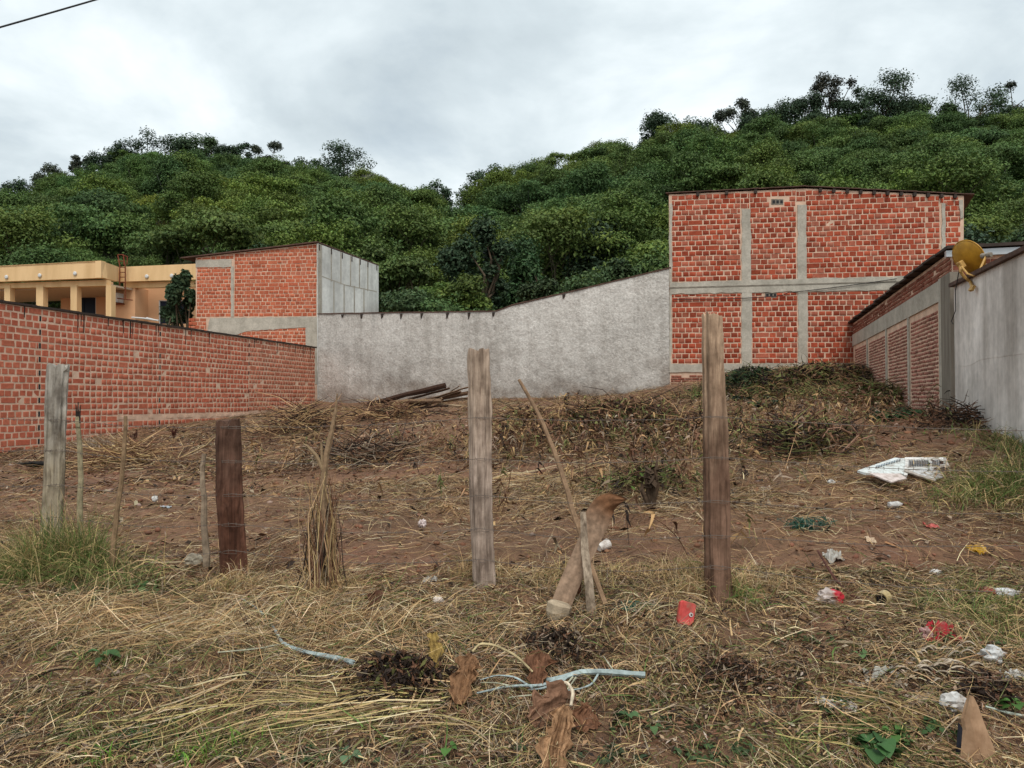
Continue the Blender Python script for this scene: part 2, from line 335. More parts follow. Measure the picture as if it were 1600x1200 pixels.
LH = Plane(pxp(31.4, 305), pxp(30.8, 496))                    # brick house behind the left wall
LS = Plane(pxp(30.8, 496), pxp(35.9, 590))                    # its rendered side
SW = Plane((6.70, 12.1), (9.63, 21.6))                        # small-brick shed side on the right
def slab(mb, pl, pts, n0, n1, col=(1, 1, 1)): return mb.prism(pl.poly(pts, n0), pl.poly(pts, n1), col)
def slab_uz(mb, pl, pts, n0, n1, col=(1, 1, 1)): return mb.prism([pl.w(u, z, n0) for u, z in pts], [pl.w(u, z, n1) for u, z in pts], col)

# ------------------------------------------------------------------ bricks
def brick_mesh(col, k):
    r = random.Random(k); b1, b2 = 0.035, 0.05
    V = []
    for sx, sz in ((-1, -1), (1, -1), (1, 1), (-1, 1)):
        jx, jz = r.uniform(-.02, .02), r.uniform(-.035, .035)
        V += [(sx * .5 + jx, .5, sz * .5 + jz), (sx * .5 + jx, -.38, sz * .5 + jz), (sx * (.5 - b1) + jx, -.5 + r.uniform(0, .05), sz * (.5 - b2) + jz)]
    Fc = [(2, 5, 8, 11)]
    for k2 in range(4):
        a, b = k2 * 3, ((k2 + 1) % 4) * 3
        Fc += [(a + 1, b + 1, b + 2, a + 2), (a, b, b + 1, a + 1)]
    return np.array(V), Fc
PALS = {}
def palette(name, base, n, var, hue=0.06):
    out = []
    for k in range(n):
        r = random.Random(hash_str(name) + k); f = 1 + r.uniform(-var, var); t = r.uniform(-hue, hue)
        c = np.array(base[:3]) * f * np.array([1 + t * .4, 1 + t * 1.6, 1 + t * 1.6])
        if r.random() < .12: c = c * .7
        if r.random() < .12: c = c * .75 + np.array([.30, .17, .12]) * .35
        V, Fc = brick_mesh(c, k); me = bpy.data.meshes.new('brick'); me.from_pydata(V.tolist(), [], Fc)
        a = me.color_attributes.new('Col', 'FLOAT_COLOR', 'POINT'); a.data.foreach_set('color', np.tile(np.append(c, 1), len(V)).astype(np.float32))
        me.materials.append(M['brick']); me.update(); out.append((me, V, Fc, c))
    PALS[name] = out
def hash_str(s): return sum(ord(ch) * (i + 3) for i, ch in enumerate(s))
palette('left_wall', L3(186, 106, 82), 16, .10)
palette('left_wall_far', L3(184, 114, 90), 12, .12)
palette('house', L3(168, 80, 57), 16, .10)
palette('left_house', L3(186, 104, 76), 16, .10)
palette('small', L3(158, 108, 94), 10, .22)
palette('rough', L3(136, 84, 68), 10, .28)

def lay(out, pl, u0, u1, base, rows, rowh, colw, pal, top=None, seed=0, joint=0.023, merge=0.05, breaks=(), proud=0.010, skip=0.0, ragged=None, flip=False, zmin=None):
    """one panel of bricks. base(u) bottom line, top(u) upper line; u0..u1 along the wall"""
    r = random.Random(seed)
    for k in range(rows):
        u = u0 - (colw * .5 if k % 2 else 0) - r.uniform(0, .02)
        while u < u1 - .03:
            w = colw * r.uniform(.95, 1.05)
            if r.random() < merge: w *= 2
            a, b = max(u, u0), min(u + w, u1); u += w
            for bu in breaks:
                if k % 2 == 0 and a < bu - .03 < b: b = bu - .03; u = bu + .03
                elif k % 2 == 0 and abs(a - bu) < .03: a = bu + .03
            if b - a < .05 or r.random() < skip: continue
            um = (a + b) / 2; z0 = base(um) + k * rowh; z1 = z0 + rowh
            if top is not None: z1 = min(z1, top(a) , top(b))
            if z1 - z0 < .05: continue
            if zmin is not None and z1 < zmin(um): continue
            sl = math.atan((base(b) - base(a)) / (b - a)) + r.gauss(0, .010)
            out.append((pl, um + r.gauss(0, .004), (z0 + z1) / 2 + r.gauss(0, .0035), b - a - joint * r.uniform(.7, 1.4), z1 - z0 - joint * r.uniform(.7, 1.35), sl, r.choice(PALS[pal]), proud + r.gauss(0, .0025)))
def set_bricks(thing, specs, limit=300):
    depth = .07
    def size(sp): p = sp[0].w(sp[1], sp[2]); d = p.y; t = p.x / max(p.y, .1); return (sp[3] * sp[4] / d ** 2) * (1 if abs(t) < .69 else .001)
    specs = sorted(specs, key=size, reverse=True)
    VV, FF, CC, nb = [], [], [], 0
    base = thing.location
    for i, (pl, u, z, w, hh, sl, (me, V, Fc, c), pr) in enumerate(specs):
        inn = -pl.n; X = pl.d.copy(); 
        if X.cross(inn).z < 0: X = -X; sl = -sl
        up = Vector((0, 0, 1)); cs, sn = math.cos(sl), math.sin(sl)
        ax = X * cs + up * sn; az = up * cs - X * sn
        ctr = pl.w(u, z, pr - depth / 2) - base
        m = Matrix(((ax.x * w, inn.x * depth, az.x * hh, ctr.x), (ax.y * w, inn.y * depth, az.y * hh, ctr.y), (ax.z * w, inn.z * depth, az.z * hh, ctr.z), (0, 0, 0, 1)))
        if i < limit:
            o = bpy.data.objects.new('brick', me); COL.objects.link(o); o.parent = thing; o.matrix_basis = m
        else:
            A = np.array(m); VV.append(V @ A[:3, :3].T + A[:3, 3]); FF += [tuple(q + nb for q in f) for f in Fc]; CC.append(np.tile(c, (len(V), 1))); nb += len(V)
    if VV:
        V = np.concatenate(VV); Q = np.array(FF); C = np.concatenate(CC)
        tag(fast_mesh('brickwork', V, Q, C, M['brick'], thing), kind='stuff')
def line(pl, p, q):                                           # z as a function of u through two photo points on a wall
    a, b = pl.uz(*p), pl.uz(*q); k = (b[1] - a[1]) / (b[0] - a[0]); return lambda u: a[1] + k * (u - a[0])
def U(pl, px, py=560): return pl.uz(px, py)[0]

# ------------------------------------------------------------------ long brick wall on the left
lw = empty('brick_wall', (-9.5, 21, hz(-9.3, 21)), 'long red brick boundary wall with a thin black coping along the left side of the lot', 'wall')
uA, uB = LW.uz(-150, 600)[0], LW.uz(492, 600)[0]
ztop = LW.uz(250, 509)[1]
b = MB(); slab_uz(b, LW, [(uA, -1.2), (uB, -1.2), (uB, ztop), (uA, ztop)], 0, -0.20); b.build('mortar_core', M['mortar_dusty'], lw)
LWT = lambda u: ztop - .01
zb = ztop - 24 * .151
LWMIN = lambda u: hz(*LW.w(u, 0)[:2]) - .15
sp_ = []
uM = U(LW, 389); br = [U(LW, 62), U(LW, 250)]
lay(sp_, LW, uA, uM - .01, lambda u: zb, 24, .151, .187, 'left_wall', LWT, 1, joint=.031, proud=.007, breaks=br, merge=.10, zmin=LWMIN)
lay(sp_, LW, uM + .02, uB, lambda u: zb + .02, 24, .151, .187, 'left_wall_far', LWT, 2, joint=.028, proud=.007, merge=.08, zmin=LWMIN)
b = MB()
for bu in br + [uM]:
    for k in range(0, 24, 2):
        z = zb + k * .151
        if z > LWMIN(bu) and random.random() < .8: b.box(LW.w(bu, z + .078, .001), (.012, .045, .115), Matrix.Rotation(math.atan2(LW.n.y, LW.n.x), 3, 'Z'))
b.build('black_gap_fill', M['black'], lw)  # solid black blocks paint the dark of hollow brick ends
# band of cement smeared over the joints
band = line(LW, (180, 653), (425, 646)); ua, ub = U(LW, 183), U(LW, 425)
sp_ = [q for q in sp_ if not (ua < q[1] < ub and abs(q[2] - band(q[1])) < .05)]
pts = []; n = 44
for i in range(n + 1): u = ua + (ub - ua) * i / n; pts.append((u, band(u) - .025 - random.uniform(0, .035)))
for i in range(n, -1, -1): u = ua + (ub - ua) * i / n; pts.append((u, band(u) + .02 + random.uniform(0, .04)))
b = MB()
for i in range(n):
    if random.random() < .22: continue
    a, c = pts[i], pts[i + 1]; d, e = pts[2 * n - i], pts[2 * n + 1 - i]; slab_uz(b, LW, [a, c, d, e], .008 + .010 * random.random(), -.02)
b.build('cement_band', M['mortar_dusty'], lw)
b = MB(); c2 = MB(); segs = 40
for i in range(segs):
    u0, u1 = uA + (uB - uA) * i / segs, uA + (uB - uA) * (i + 1) / segs + .05; d = random.uniform(-.006, .006)
    slab_uz(b, LW, [(u0, ztop + d), (u1, ztop + d + .003), (u1, ztop + .055 + d), (u0, ztop + .05 + d)], .04 + random.uniform(0, .015), -.25)
b.build('coping', M['roof_dark'], lw)
b = MB()                                                     # thin drips of tar and cement below the coping
for i in range(26):
    u = random.uniform(U(LW, 20), uB - .2); w = random.uniform(.012, .03); l = random.uniform(.08, .45)
    slab_uz(b, LW, [(u, ztop - l), (u + w * .5, ztop - l), (u + w, ztop), (u, ztop)], .0145 + .002 * random.random(), -.01)
b.build('tar_drip', M['roof_dark'], lw)
set_bricks(lw, sp_)

# ------------------------------------------------------------------ rendered grey back wall
bw = empty('plastered_wall', (-1.5, 26.4, hz(-1.5, 26.4)), 'grey rough plastered back wall whose top steps up towards the tall brick house', 'wall')
top = [(497, 491), (640, 489), (776, 487), (800, 478), (890, 457), (970, 438), (1048, 419)]
b = MB()
bot = [BW.uz(p, 700)[0] for p, _ in top]
G0 = [[BW.w(*BW.uz(*p), 0.0) for p in top], [BW.w(BW.uz(*p)[0], -.6, 0.0) for p in top]]
ply = [BW.uz(*p) for p in top] + [(BW.uz(1048, 600)[0], -.8), (BW.uz(497, 600)[0], -.8)]
slab_uz(b, BW, ply, 0, -.20, L3(176, 171, 166)[:3]); b.build('wall_core', M['stucco'], bw)
# the trowelled render as real relief: a fine displaced skin 8 mm proud
uu = np.arange(bot[0], bot[-1] + .001, .055); zz_ = np.arange(0, 1.0001, 1 / 70)
tz = np.interp(uu, bot, [BW.uz(*p)[1] for p in top]) - .004
UU, TT = np.meshgrid(uu, zz_); ZZ = .2 + (tz[None, :] - .2) * TT
dsp = .012 + .016 * fbm(UU * 4.0, ZZ * 4.6, 31, 3) + .008 * fbm(UU * 9, ZZ * 10, 35, 1)
XX = BW.a.x + BW.d.x * UU + BW.n.x * dsp; YY = BW.a.y + BW.d.y * UU + BW.n.y * dsp
base_z = h(XX, YY - .2)
dirt = np.clip(1 - (ZZ - base_z) / (1.0 + 1.6 * fbm(UU * .8, ZZ * 1.1, 41, 3)).clip(.15), 0, 1) ** 1.3 * np.clip(.85 + 1.0 * fbm(UU * 2.2, ZZ * 2.6, 43, 3), 0, 1)   # splashed earth along the foot
leak = np.clip(fbm(UU * 2.6, ZZ * .35, 45, 3) * 2.2 - .55, 0, 1) * np.clip(1 - (tz[None, :] - ZZ) / 1.2, 0, 1) * .9
CW_ = np.array(L3(200, 195, 188)[:3]); CW_ = CW_ * (1 + .16 * fbm(UU * .25, ZZ * .4, 47, 2) + .05 * fbm(UU * 1.1, ZZ * 1.0, 49, 3) - .05 * (fbm(UU * .5, ZZ * 2.2, 52, 2) > .28))[..., None]; blot = np.clip(fbm(UU * .42, ZZ * .8, 61, 3) * 2.6 - .25, 0, 1) * np.clip(1.25 - (ZZ - base_z) / 2.6, 0.1, 1) * np.clip(.7 + 1.2 * fbm(UU * 2.4, ZZ * 2.4, 63, 3), 0, 1)
CW_ = CW_ * (1 - blot[..., None] * .5) + np.array(L3(116, 108, 100)[:3]) * blot[..., None] * .5
CW_ = CW_ * (1 - dirt[..., None] * .8) + np.array(L3(112, 94, 78)[:3]) * dirt[..., None] * .8; CW_ = CW_ * (1 - leak[..., None] * .5)
b = MB(); b.grid(np.stack([XX, YY, ZZ], -1), CW_.reshape(-1, 3)); b.build('render_coat', M['stucco'], bw, smooth=True)
b = MB()
for (p, q) in zip(top[:-1], top[1:]):
    (u0, z0), (u1, z1) = BW.uz(*p), BW.uz(*q); n = max(2, int((u1 - u0) / .45))
    for i in range(n):
        a, c = u0 + (u1 - u0) * i / n, u0 + (u1 - u0) * (i + 1) / n; za_, zc = z0 + (z1 - z0) * i / n, z0 + (z1 - z0) * (i + 1) / n
        d = random.uniform(-.004, .008)
        slab_uz(b, BW, [(a, za_ + d), (c + .02, zc + d), (c + .02, zc + .04 + d), (a, za_ + .036 + d)], .03 + random.uniform(0, .02), -.26)
b.build('coping', M['roof_brown'], bw)
b = MB()                                                     # short tie wires and tar marks under the coping
for px in (536, 566, 598, 628, 660, 700, 734, 772, 882):
    u, z = BW.uz(px, np.interp(px, [p for p, _ in top], [q for _, q in top]) + 1); slab_uz(b, BW, [(u - .03, z - random.uniform(.08, .25)), (u + .02, z - .1), (u + .05, z), (u - .06, z)], .052, 0)
b.build('tar_mark', M['roof_dark'], bw)

# ------------------------------------------------------------------ two-storey brick house, right of centre
rh = empty('brick_house', (8.6, 22.3, hz(8.6, 21.5)), 'tall two-storey unplastered red brick house framed by grey concrete columns and beams', 'house')
RT = [(1045, 304), (1258, 294.5), (1506, 306)]
ply = [RH.uz(1047, 640), RH.uz(1505, 640)] + [RH.uz(*p) for p in RT[::-1]]
def skew(mb, pl, pts, n0, depth):                            # a wall outline pushed back along the lot's own direction
    f_ = [pl.w(u, z, n0) for u, z in pts]; return mb.prism(f_, [Vector((p.x + .40 * depth, p.y + .92 * depth, p.z)) for p in f_])
b = MB(); skew(b, RH, ply, 0, 7.5); b.build('wall', M['mortar'], rh)
topz = lambda u: np.interp(u, [RH.uz(*p)[0] for p in RT], [RH.uz(*p)[1] - .03 for p in RT])
bl_u = line(RH, (1051, 441), (1410, 431.7)); bl_b = line(RH, (1051, 459.5), (1350, 454)); bl_l = line(RH, (1049, 568.5), (1332, 567.5))
sp_ = []
lp = lambda a, c, base, rows, seed, **k: lay(sp_, RH, U(RH, a), U(RH, c), base, rows, .1505, .198, 'house', k.pop('top', topz), seed, **k)
lp(1050.5, 1158.5, bl_u, 20, 11); lp(1173, 1245.5, bl_u, 20, 12); lp(1260.5, 1471, bl_u, 20, 13, breaks=[U(RH, 1450)]); lp(1477.5, 1503.5, bl_u, 20, 14)
under = lambda u: bl_b(u) - .01
lp(1050, 1158.5, bl_l, 16, 15, top=under, merge=.02); lp(1175, 1246.5, bl_l, 16, 16, top=under, merge=.02); lp(1262, 1420, bl_l, 16, 17, top=under, merge=.02)
# bricks that run over the heads of the columns
lp(1158.5, 1173, line(RH, (1158, 326), (1260, 324)), 3, 18); lp(1245.5, 1260.5, line(RH, (1158, 317), (1300, 314)), 3, 19); lp(1471, 1477.5, line(RH, (1471, 318), (1480, 318)), 2, 20)
for hx0, hx1, hy0, hy1 in ((1205, 1224, 311, 321), (1195, 1213, 457, 466)):
    (u0, z1), (u1, z0) = RH.uz(hx0, hy0), RH.uz(hx1, hy1); sp_ = [q for q in sp_ if not (u0 - .06 < q[1] < u1 + .06 and z0 < q[2] < z1)]
def frames(name, thing, pl, polys, mat, n0=.018, n1=-.1):
    for k, pts in enumerate(polys):
        q = [pl.uz(*p) for p in pts]; out = []
        for (u0, z0), (u1, z1) in zip(q, q[1:] + q[:1]):     # cast concrete edges are never straight
            m_ = max(1, int(math.hypot(u1 - u0, z1 - z0) / .16))
            for i in range(m_):
                t = i / m_; j = 0 if i == 0 else 1; out.append((u0 + (u1 - u0) * t + j * random.gauss(0, .011), z0 + (z1 - z0) * t + j * random.gauss(0, .011)))
        b = MB(); slab_uz(b, pl, out, n0 + .0011 * k, n1 - .001 * k); b.build(name, mat, thing)
frames('concrete_column', rh, RH, [[(1046, 318), (1050, 318), (1050, 442), (1046, 442)], [(1158.8, 327), (1172.6, 327), (1173, 439), (1159, 439)], [(1246, 320), (1259.8, 320), (1260.3, 437), (1246, 437)], [(1471.3, 318), (1477, 318), (1477.5, 432), (1471.6, 432)],
        [(1046, 460), (1049.3, 460), (1049, 569), (1046, 569)], [(1159, 457.5), (1174.5, 457.5), (1174.5, 569), (1158.8, 569)], [(1247, 456), (1261.5, 456), (1261.5, 569), (1247, 569)], [(1498, 313), (1504, 312), (1505, 340), (1500, 342)]], M['concrete'])
frames('concrete_beam', rh, RH, [[(1046, 441.2), (1504.6, 429.2), (1504.6, 451), (1046, 459.5)], [(1046, 568.6), (1440, 567), (1440, 580), (1046, 582)]], M['concrete'], .026)
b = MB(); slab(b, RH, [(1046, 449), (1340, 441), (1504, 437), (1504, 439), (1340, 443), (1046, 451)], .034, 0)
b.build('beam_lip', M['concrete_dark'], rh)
rg = []
lay(rg, RH, U(RH, 1048), U(RH, 1430), line(RH, (1048, 640), (1430, 640)), 14, .072, .21, 'rough', line(RH, (1048, 583), (1440, 581)), 23, skip=.04, joint=.012, proud=.012, merge=.1)
for q in rg: sp_.append(q)
# vent blocks; black slabs paint the shade inside their openings
for hx0, hx1, hy0, hy1 in ((1205, 1224, 311, 320), (1195, 1213, 457, 465.5)):
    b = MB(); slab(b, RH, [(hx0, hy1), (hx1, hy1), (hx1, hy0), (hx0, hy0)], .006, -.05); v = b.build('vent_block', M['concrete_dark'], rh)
    b = MB()
    for k in range(3):
        x0 = hx0 + 2 + k * 6; slab(b, RH, [(x0, hy1 - 2), (x0 + 4, hy1 - 2), (x0 + 4, hy0 + 2), (x0, hy0 + 2)], .0085, -.04)
    b.build('opening', M['black'], v)
# roof: thin sheets on small rafters with a short overhang
b = MB()
R0 = [RH.uz(1040, 303.2), RH.uz(1258, 292.5), RH.uz(1521, 305.5)]
for (a, c) in ((0, 1), (1, 2)):
    (u0, z0), (u1, z1) = R0[a], R0[c]; n = 18
    for i in range(n):
        p0, p1 = u0 + (u1 - u0) * i / n, u0 + (u1 - u0) * (i + 1) / n; q0, q1 = z0 + (z1 - z0) * i / n, z0 + (z1 - z0) * (i + 1) / n; d = .02 * (i % 2)
        skew(b, RH, [(p0, q0 + .01), (p1, q1 + .01 + d * .3), (p1, q1 + .035 + d * .3), (p0, q0 + .035)], .05 + .01 * (i % 3), 7.7)
b.build('roof', M['roof_brown'], rh)
for px in list(range(1281, 1506, 21)) + [1090, 1135, 1180]:
    u, z = RH.uz(px, np.interp(px, [1045, 1258, 1506], [304, 294.5, 306.2])); b = MB(); slab_uz(b, RH, [(u - .04, z - .09), (u + .04, z - .09), (u + .04, z + .01), (u - .04, z + .01)], .085, -.05); b.build('rafter_end', M['roof_dark'], rh)
set_bricks(rh, sp_)
b = MB(); P = []
for i in range(40):
    t = i / 39; px = 1052 + (1400 - 1052) * t; py = 468 - 30 * t - 0 + 10 * math.sin(math.pi * t) * (1 if t < .5 else .6) - 2 * t
    P.append(RH.w(*RH.uz(px, py), .06))
b.tube(P, .011, 5); o = b.build('hanging_cable', M['black']); tag(o, 'thin black cable drooping across the concrete beam of the tall brick house', 'cable')

# ------------------------------------------------------------------ brick house behind the left wall
lh = empty('brick_house', (-9.9, 32.5, hz(-9.9, 31)), 'single pitched red brick house with a pale rendered side behind the left wall', 'house')
LT = [(304, 402.5), (496, 380.5)]
ply = [LH.uz(306, 640), LH.uz(496, 640), LH.uz(496, 380.5), LH.uz(306, 402.5)]
b = MB()
f_ = [LH.w(u, z, 0) for u, z in ply]
bk = [Vector((p.x + 1.5, p.y + 5.1, p.z)) for p in f_]; b.prism(f_, bk); b.build('wall', M['mortar'], lh)
topz = lambda u: line(LH, *LT)(u) - .02
bl = line(LH, (306, 495.5), (496, 494)); sp_ = []
lint = line(LH, (306, 418), (362, 417)); 
lay(sp_, LH, U(LH, 306.5), U(LH, 360.5), bl, 14, .152, .206, 'left_house', lint, 31)
lay(sp_, LH, U(LH, 306.5), U(LH, 364), line(LH, (306, 406), (362, 405)), 4, .152, .206, 'left_house', topz, 32)
lay(sp_, LH, U(LH, 365.5), U(LH, 494), bl, 24, .152, .206, 'left_house', topz, 33, merge=.12)
lay(sp_, LH, U(LH, 294), U(LH, 322), line(LH, (306, 520), (340, 520)), 8, .152, .206, 'left_house', line(LH, (294, 497), (322, 496.5)), 34)
lay(sp_, LH, U(LH, 322), U(LH, 478), line(LH, (306, 565), (496, 564)), 12, .152, .206, 'left_house', line(LH, (322, 515), (478, 512)), 35)
frames('concrete_beam', lh, LH, [[(306, 418), (362, 417), (362, 405.5), (306, 406.5)], [(324, 518), (340, 519), (365, 524), (390, 517), (478, 511.5), (496, 511), (496, 494.5), (329, 497)]], M['concrete'], .02)
frames('concrete_column', lh, LH, [[(360.8, 495), (365.2, 495), (365.2, 416), (361.2, 416)], [(478, 600), (495.5, 600), (495.5, 511), (478, 511)]], M['concrete'], .019)
b = MB(); q = [LS.uz(496, 380.5), LS.uz(591, 415.5), LS.uz(591, 640), LS.uz(496, 640)]; slab_uz(b, LS, q, .02, -.02)
sd = b.build('side_wall', M['cement_pale'], lh); tag(sd, 'pale smooth cement side')
b = MB(); slab(b, LS, [(496, 381), (502, 383), (502, 492), (496, 492)], .03, -.03); b.build('corner_strip', M['concrete'], lh)
b = MB()                                                     # formwork joints of the side
for px, y0, y1 in ((517, 388, 440), (532, 394, 444), (547, 400, 447), (561, 405, 450), (574, 410, 455), (521, 440, 489), (537, 444, 489), (553, 447, 489), (568, 450, 489)):
    slab(b, LS, [(px - .9, y1), (px + .9, y1), (px + .9, y0), (px - .9, y0)], .0225, 0)
slab(b, LS, [(502, 431), (540, 445), (588, 455), (588, 456.5), (540, 446.5), (502, 432.5)], .0235, 0)
b.build('form_joint', M['concrete'], lh)
b = MB(); nn = 14
A0, A1 = LH.uz(284, 404.5), LH.uz(497, 379.4)
for i in range(nn):
    t0, t1 = i / nn, (i + 1) / nn; u0, u1 = A0[0] + (A1[0] - A0[0]) * t0, A0[0] + (A1[0] - A0[0]) * t1; z0, z1 = A0[1] + (A1[1] - A0[1]) * t0, A0[1] + (A1[1] - A0[1]) * t1
    f_ = [LH.w(u0, z0, .12), LH.w(u1, z1, .12), LH.w(u1, z1 + .05, .12), LH.w(u0, z0 + .045, .12)]; b.prism(f_, [Vector((p.x + 1.52, p.y + 5.3, p.z)) for p in f_])
b.build('roof', M['roof_brown'], lh)
for px, y in ((498, 383), (517, 389), (534, 396), (549, 401), (562, 406), (574, 410), (588, 415)):
    b = MB(); u, z = LS.uz(px, y); slab_uz(b, LS, [(u - .03, z - .22), (u + .03, z - .22), (u + .03, z + .02), (u - .03, z + .02)], .04, 0); b.build('rafter_end', M['roof_dark'], lh)
set_bricks(lh, sp_)

# ------------------------------------------------------------------ small-brick shed on the right, cement wall beyond it
sh = empty('brick_shed', (8.3, 17, hz(8.3, 17)), 'low shed of small bricks with a dark roof edge left of the cement wall', 'shed')
zt = SW.uz(1470, 402)[1]; zb0 = .35
SWd = Vector((SW.d.y, -SW.d.x, 0)); 
if SWd.x < 0: SWd = -SWd
def swbox(mb, u0, u1, z0, z1, n0, n1): return slab_uz(mb, SW, [(u0, z0), (u1, z0), (u1, z1), (u0, z1)], n0, n1)
uN, uF = U(SW, 1490), U(SW, 1333.5)
b = MB(); swbox(b, uN, uF, 0.1, zt - .03, 0, -4.5); b.build('wall', M['mortar_dusty'], sh)
zb1 = SW.uz(1464, 474)[1]; zb2 = zb1 + .32
sp_ = []
cols = [1334, 1356, 1386, 1421, 1470]
for i, (a, c) in enumerate(zip(cols[:-1], cols[1:])):
    u0, u1 = sorted((U(SW, a + 2), U(SW, c - 2)))
    lay(sp_, SW, u0 + .06, u1 - .06, lambda u: zb0, 40, .0665, .16, 'small', lambda u: zb1 - .01, 41 + i, joint=.024, proud=.011, merge=.03, zmin=lambda u: hz(*SW.w(u, 0)[:2]) - .1)
lay(sp_, SW, min(uN, uF) + .05, max(uN, uF), lambda u: zb2, 14, .07, .19, 'rough', lambda u: zt - .06, 47, joint=.014, proud=.016, merge=.05, skip=.03)
for a in cols[1:-1]:
    u = U(SW, a); b = MB(); swbox(b, u - .07, u + .07, 0, zb1, .024, -.05); b.build('concrete_column', M['concrete'], sh)
b = MB(); u = U(SW, 1475); swbox(b, u - .10, u + .16, 0, zb2 + .02, .034, -.05); b.build('concrete_column', M['concrete'], sh)
b = MB(); swbox(b, uN, uF, zb1, zb2, .028, -.05); b.build('concrete_beam', M['concrete'], sh)
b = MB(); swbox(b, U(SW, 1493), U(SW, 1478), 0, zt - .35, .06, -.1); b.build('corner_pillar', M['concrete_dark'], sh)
set_bricks(sh, sp_, 0)
# front gable of the shed: a few courses of brick above the cement wall, zinc gutter
FW = Plane((SW.w(uN, 0).x, SW.w(uN, 0).y), (SW.w(uN, 0).x + SWd.x, SW.w(uN, 0).y + SWd.y))
fb = []
if True:
    u0, u1 = 0.0, 3.4
    lay(fb, FW, u0, u1, lambda u: zt - .62, 6, .075, .2, 'rough', None, 48, joint=.014, proud=.014)
b = MB()
VV = []
for (pl, u, z, w, hh, sl, (me, V, Fc, c), pr) in fb: b.box(pl.w(u, z, pr - .035), (w, .07, hh), Matrix.Rotation(math.atan2(pl.d.y, pl.d.x), 3, 'Z'), c)
tag(b.build('front_brickwork', M['brick'], sh), kind='stuff')
b = MB(); slab_uz(b, FW, [(-.1, zt - .13), (3.4, zt - .13), (3.4, zt - .04), (-.1, zt - .04)], .10, 0); b.build('gutter', M['metal'], sh)
b = MB(); n = 16
for i in range(n):
    u0, u1 = uN - .15 + (uF - uN + .4) * i / n, uN - .15 + (uF - uN + .4) * (i + 1) / n + .12
    slab_uz(b, SW, [(u0, zt - .02), (u1, zt + .008), (u1, zt + .035), (u0, zt + .025)], .10 + random.uniform(0, .05), -4.6)
b.build('roof', M['roof_dark'], sh)

cw = empty('cement_wall', (6.0, 9.8, hz(6, 9.8)), 'smooth pale grey cement wall with a dark capping at the right edge', 'wall')
GW = Plane(tuple(SW.w(U(SW, 1488), 0, .05)[:2]), tuple(SW.w(U(SW, 1488) - 6, 0, .05)[:2]))
uE = GW.uz(2100, 600)[0]; g0 = GW.uz(1491, 448); g1 = GW.uz(1600, 395)
zg = lambda u: g0[1] + (g1[1] - g0[1]) * (u - g0[0]) / (g1[0] - g0[0])
b = MB(); slab_uz(b, GW, [(g0[0] - .02, -.2), (uE, -.2), (uE, zg(uE)), (g0[0] - .02, g0[1])], 0, -.18); b.build('wall_core', M['cement'], cw)
b = MB(); n = 14
for i in range(n):
    u0, u1 = g0[0] - .06 + (uE - g0[0]) * i / n, g0[0] - .06 + (uE - g0[0]) * (i + 1) / n + .02; d = random.uniform(-.004, .006)
    slab_uz(b, GW, [(u0, zg(u0) + d), (u1, zg(u1) + d), (u1, zg(u1) + .05 + d), (u0, zg(u0) + .05 + d)], .05 + random.uniform(0, .012), -.22)
b.build('coping', M['roof_brown'], cw)
b = MB()                                                     # formwork joints and the ragged pour line
for px, y0, y1 in ((1510, 445, 560), (1541, 425, 555), (1583, 408, 552), (1518, 568, 668), (1557, 560, 676), (1589, 560, 684)):
    u = U(GW, px); z1, z0 = GW.uz(px, y0)[1], GW.uz(px, y1)[1]; slab_uz(b, GW, [(u - .018, z0), (u + .018, z0), (u + .018, z1), (u - .018, z1)], .0022, -.02)
for i in range(16):
    p0, p1 = 1492 + i * 13, 1492 + (i + 1) * 13; y = lambda p: 566 - (p - 1492) * .13 + (7 if p < 1520 else 0)
    slab(b, GW, [(p0, y(p0) + random.uniform(-1, 2)), (p1, y(p1) + random.uniform(-1, 2)), (p1, y(p1) - 1.6), (p0, y(p0) - 1.6)], .0024 + .0008 * (i % 2), -.02)
b.build('form_joint', M['cement'], cw)
# neighbouring low house right behind the shed, only its gable and tiled roof edge show
nb_ = empty('low_house', (12.6, 18.5, hz(12.6, 18.5)), 'low brown walled house with a dark roof edge showing behind the yellow dish', 'house')
P0, P1 = at(1517, 382, 18.0), at(1640, 392, 16.6)
NP = Plane((P0.x, P0.y), (P1.x, P1.y))
b = MB(); slab(b, NP, [(1517, 640), (1640, 640), (1640, 394), (1517, 386)], 0, -4); b.build('wall', M['roof_brown'], nb_)
b = MB(); slab(b, NP, [(1512, 384), (1645, 394.5), (1645, 387.5), (1512, 379.5)], .2, -4.2); b.build('roof', M['roof_dark'], nb_)

# ------------------------------------------------------------------ satellite dish on the cement wall
fd = GW.hit(1507, 440).y - .30; dc = at(1507, 405, fd); foot = GW.w(*GW.uz(1527, 449), .06)
ds = empty('satellite_dish', foot, 'mustard yellow satellite dish on a curved bracket atop the cement wall', 'satellite dish')
nd = Vector((.86, .20, .45)).normalized(); q = Vector((0, 0, 1)).rotation_difference(nd).to_matrix()
R_, n, m = .230, 36, 10; G = np.zeros((2 * m, n + 1, 3))
for i in range(m):
    r = R_ * i / (m - 1)
    for k in range(n + 1):
        a = 2 * math.pi * k / n
        for s_, (rr, zz2) in enumerate(((r, .07 * (r / R_) ** 2), (R_ - r + .0, .07 * ((R_ - r) / R_) ** 2 + .012))):
            p = q @ Vector((rr * math.cos(a), rr * 1.06 * math.sin(a), zz2)); G[i + s_ * m, k] = (p.x + dc.x, p.y + dc.y, p.z + dc.z)
b = MB(); b.grid(G); b.build('reflector', M['dish'], ds, smooth=True)
b = MB(); b.tube([dc + q @ Vector((R_ * math.cos(a), R_ * 1.06 * math.sin(a), .074)) for a in np.linspace(0, 2 * math.pi, 37)], .009, 6); b.build('rim', M['dish'], ds)
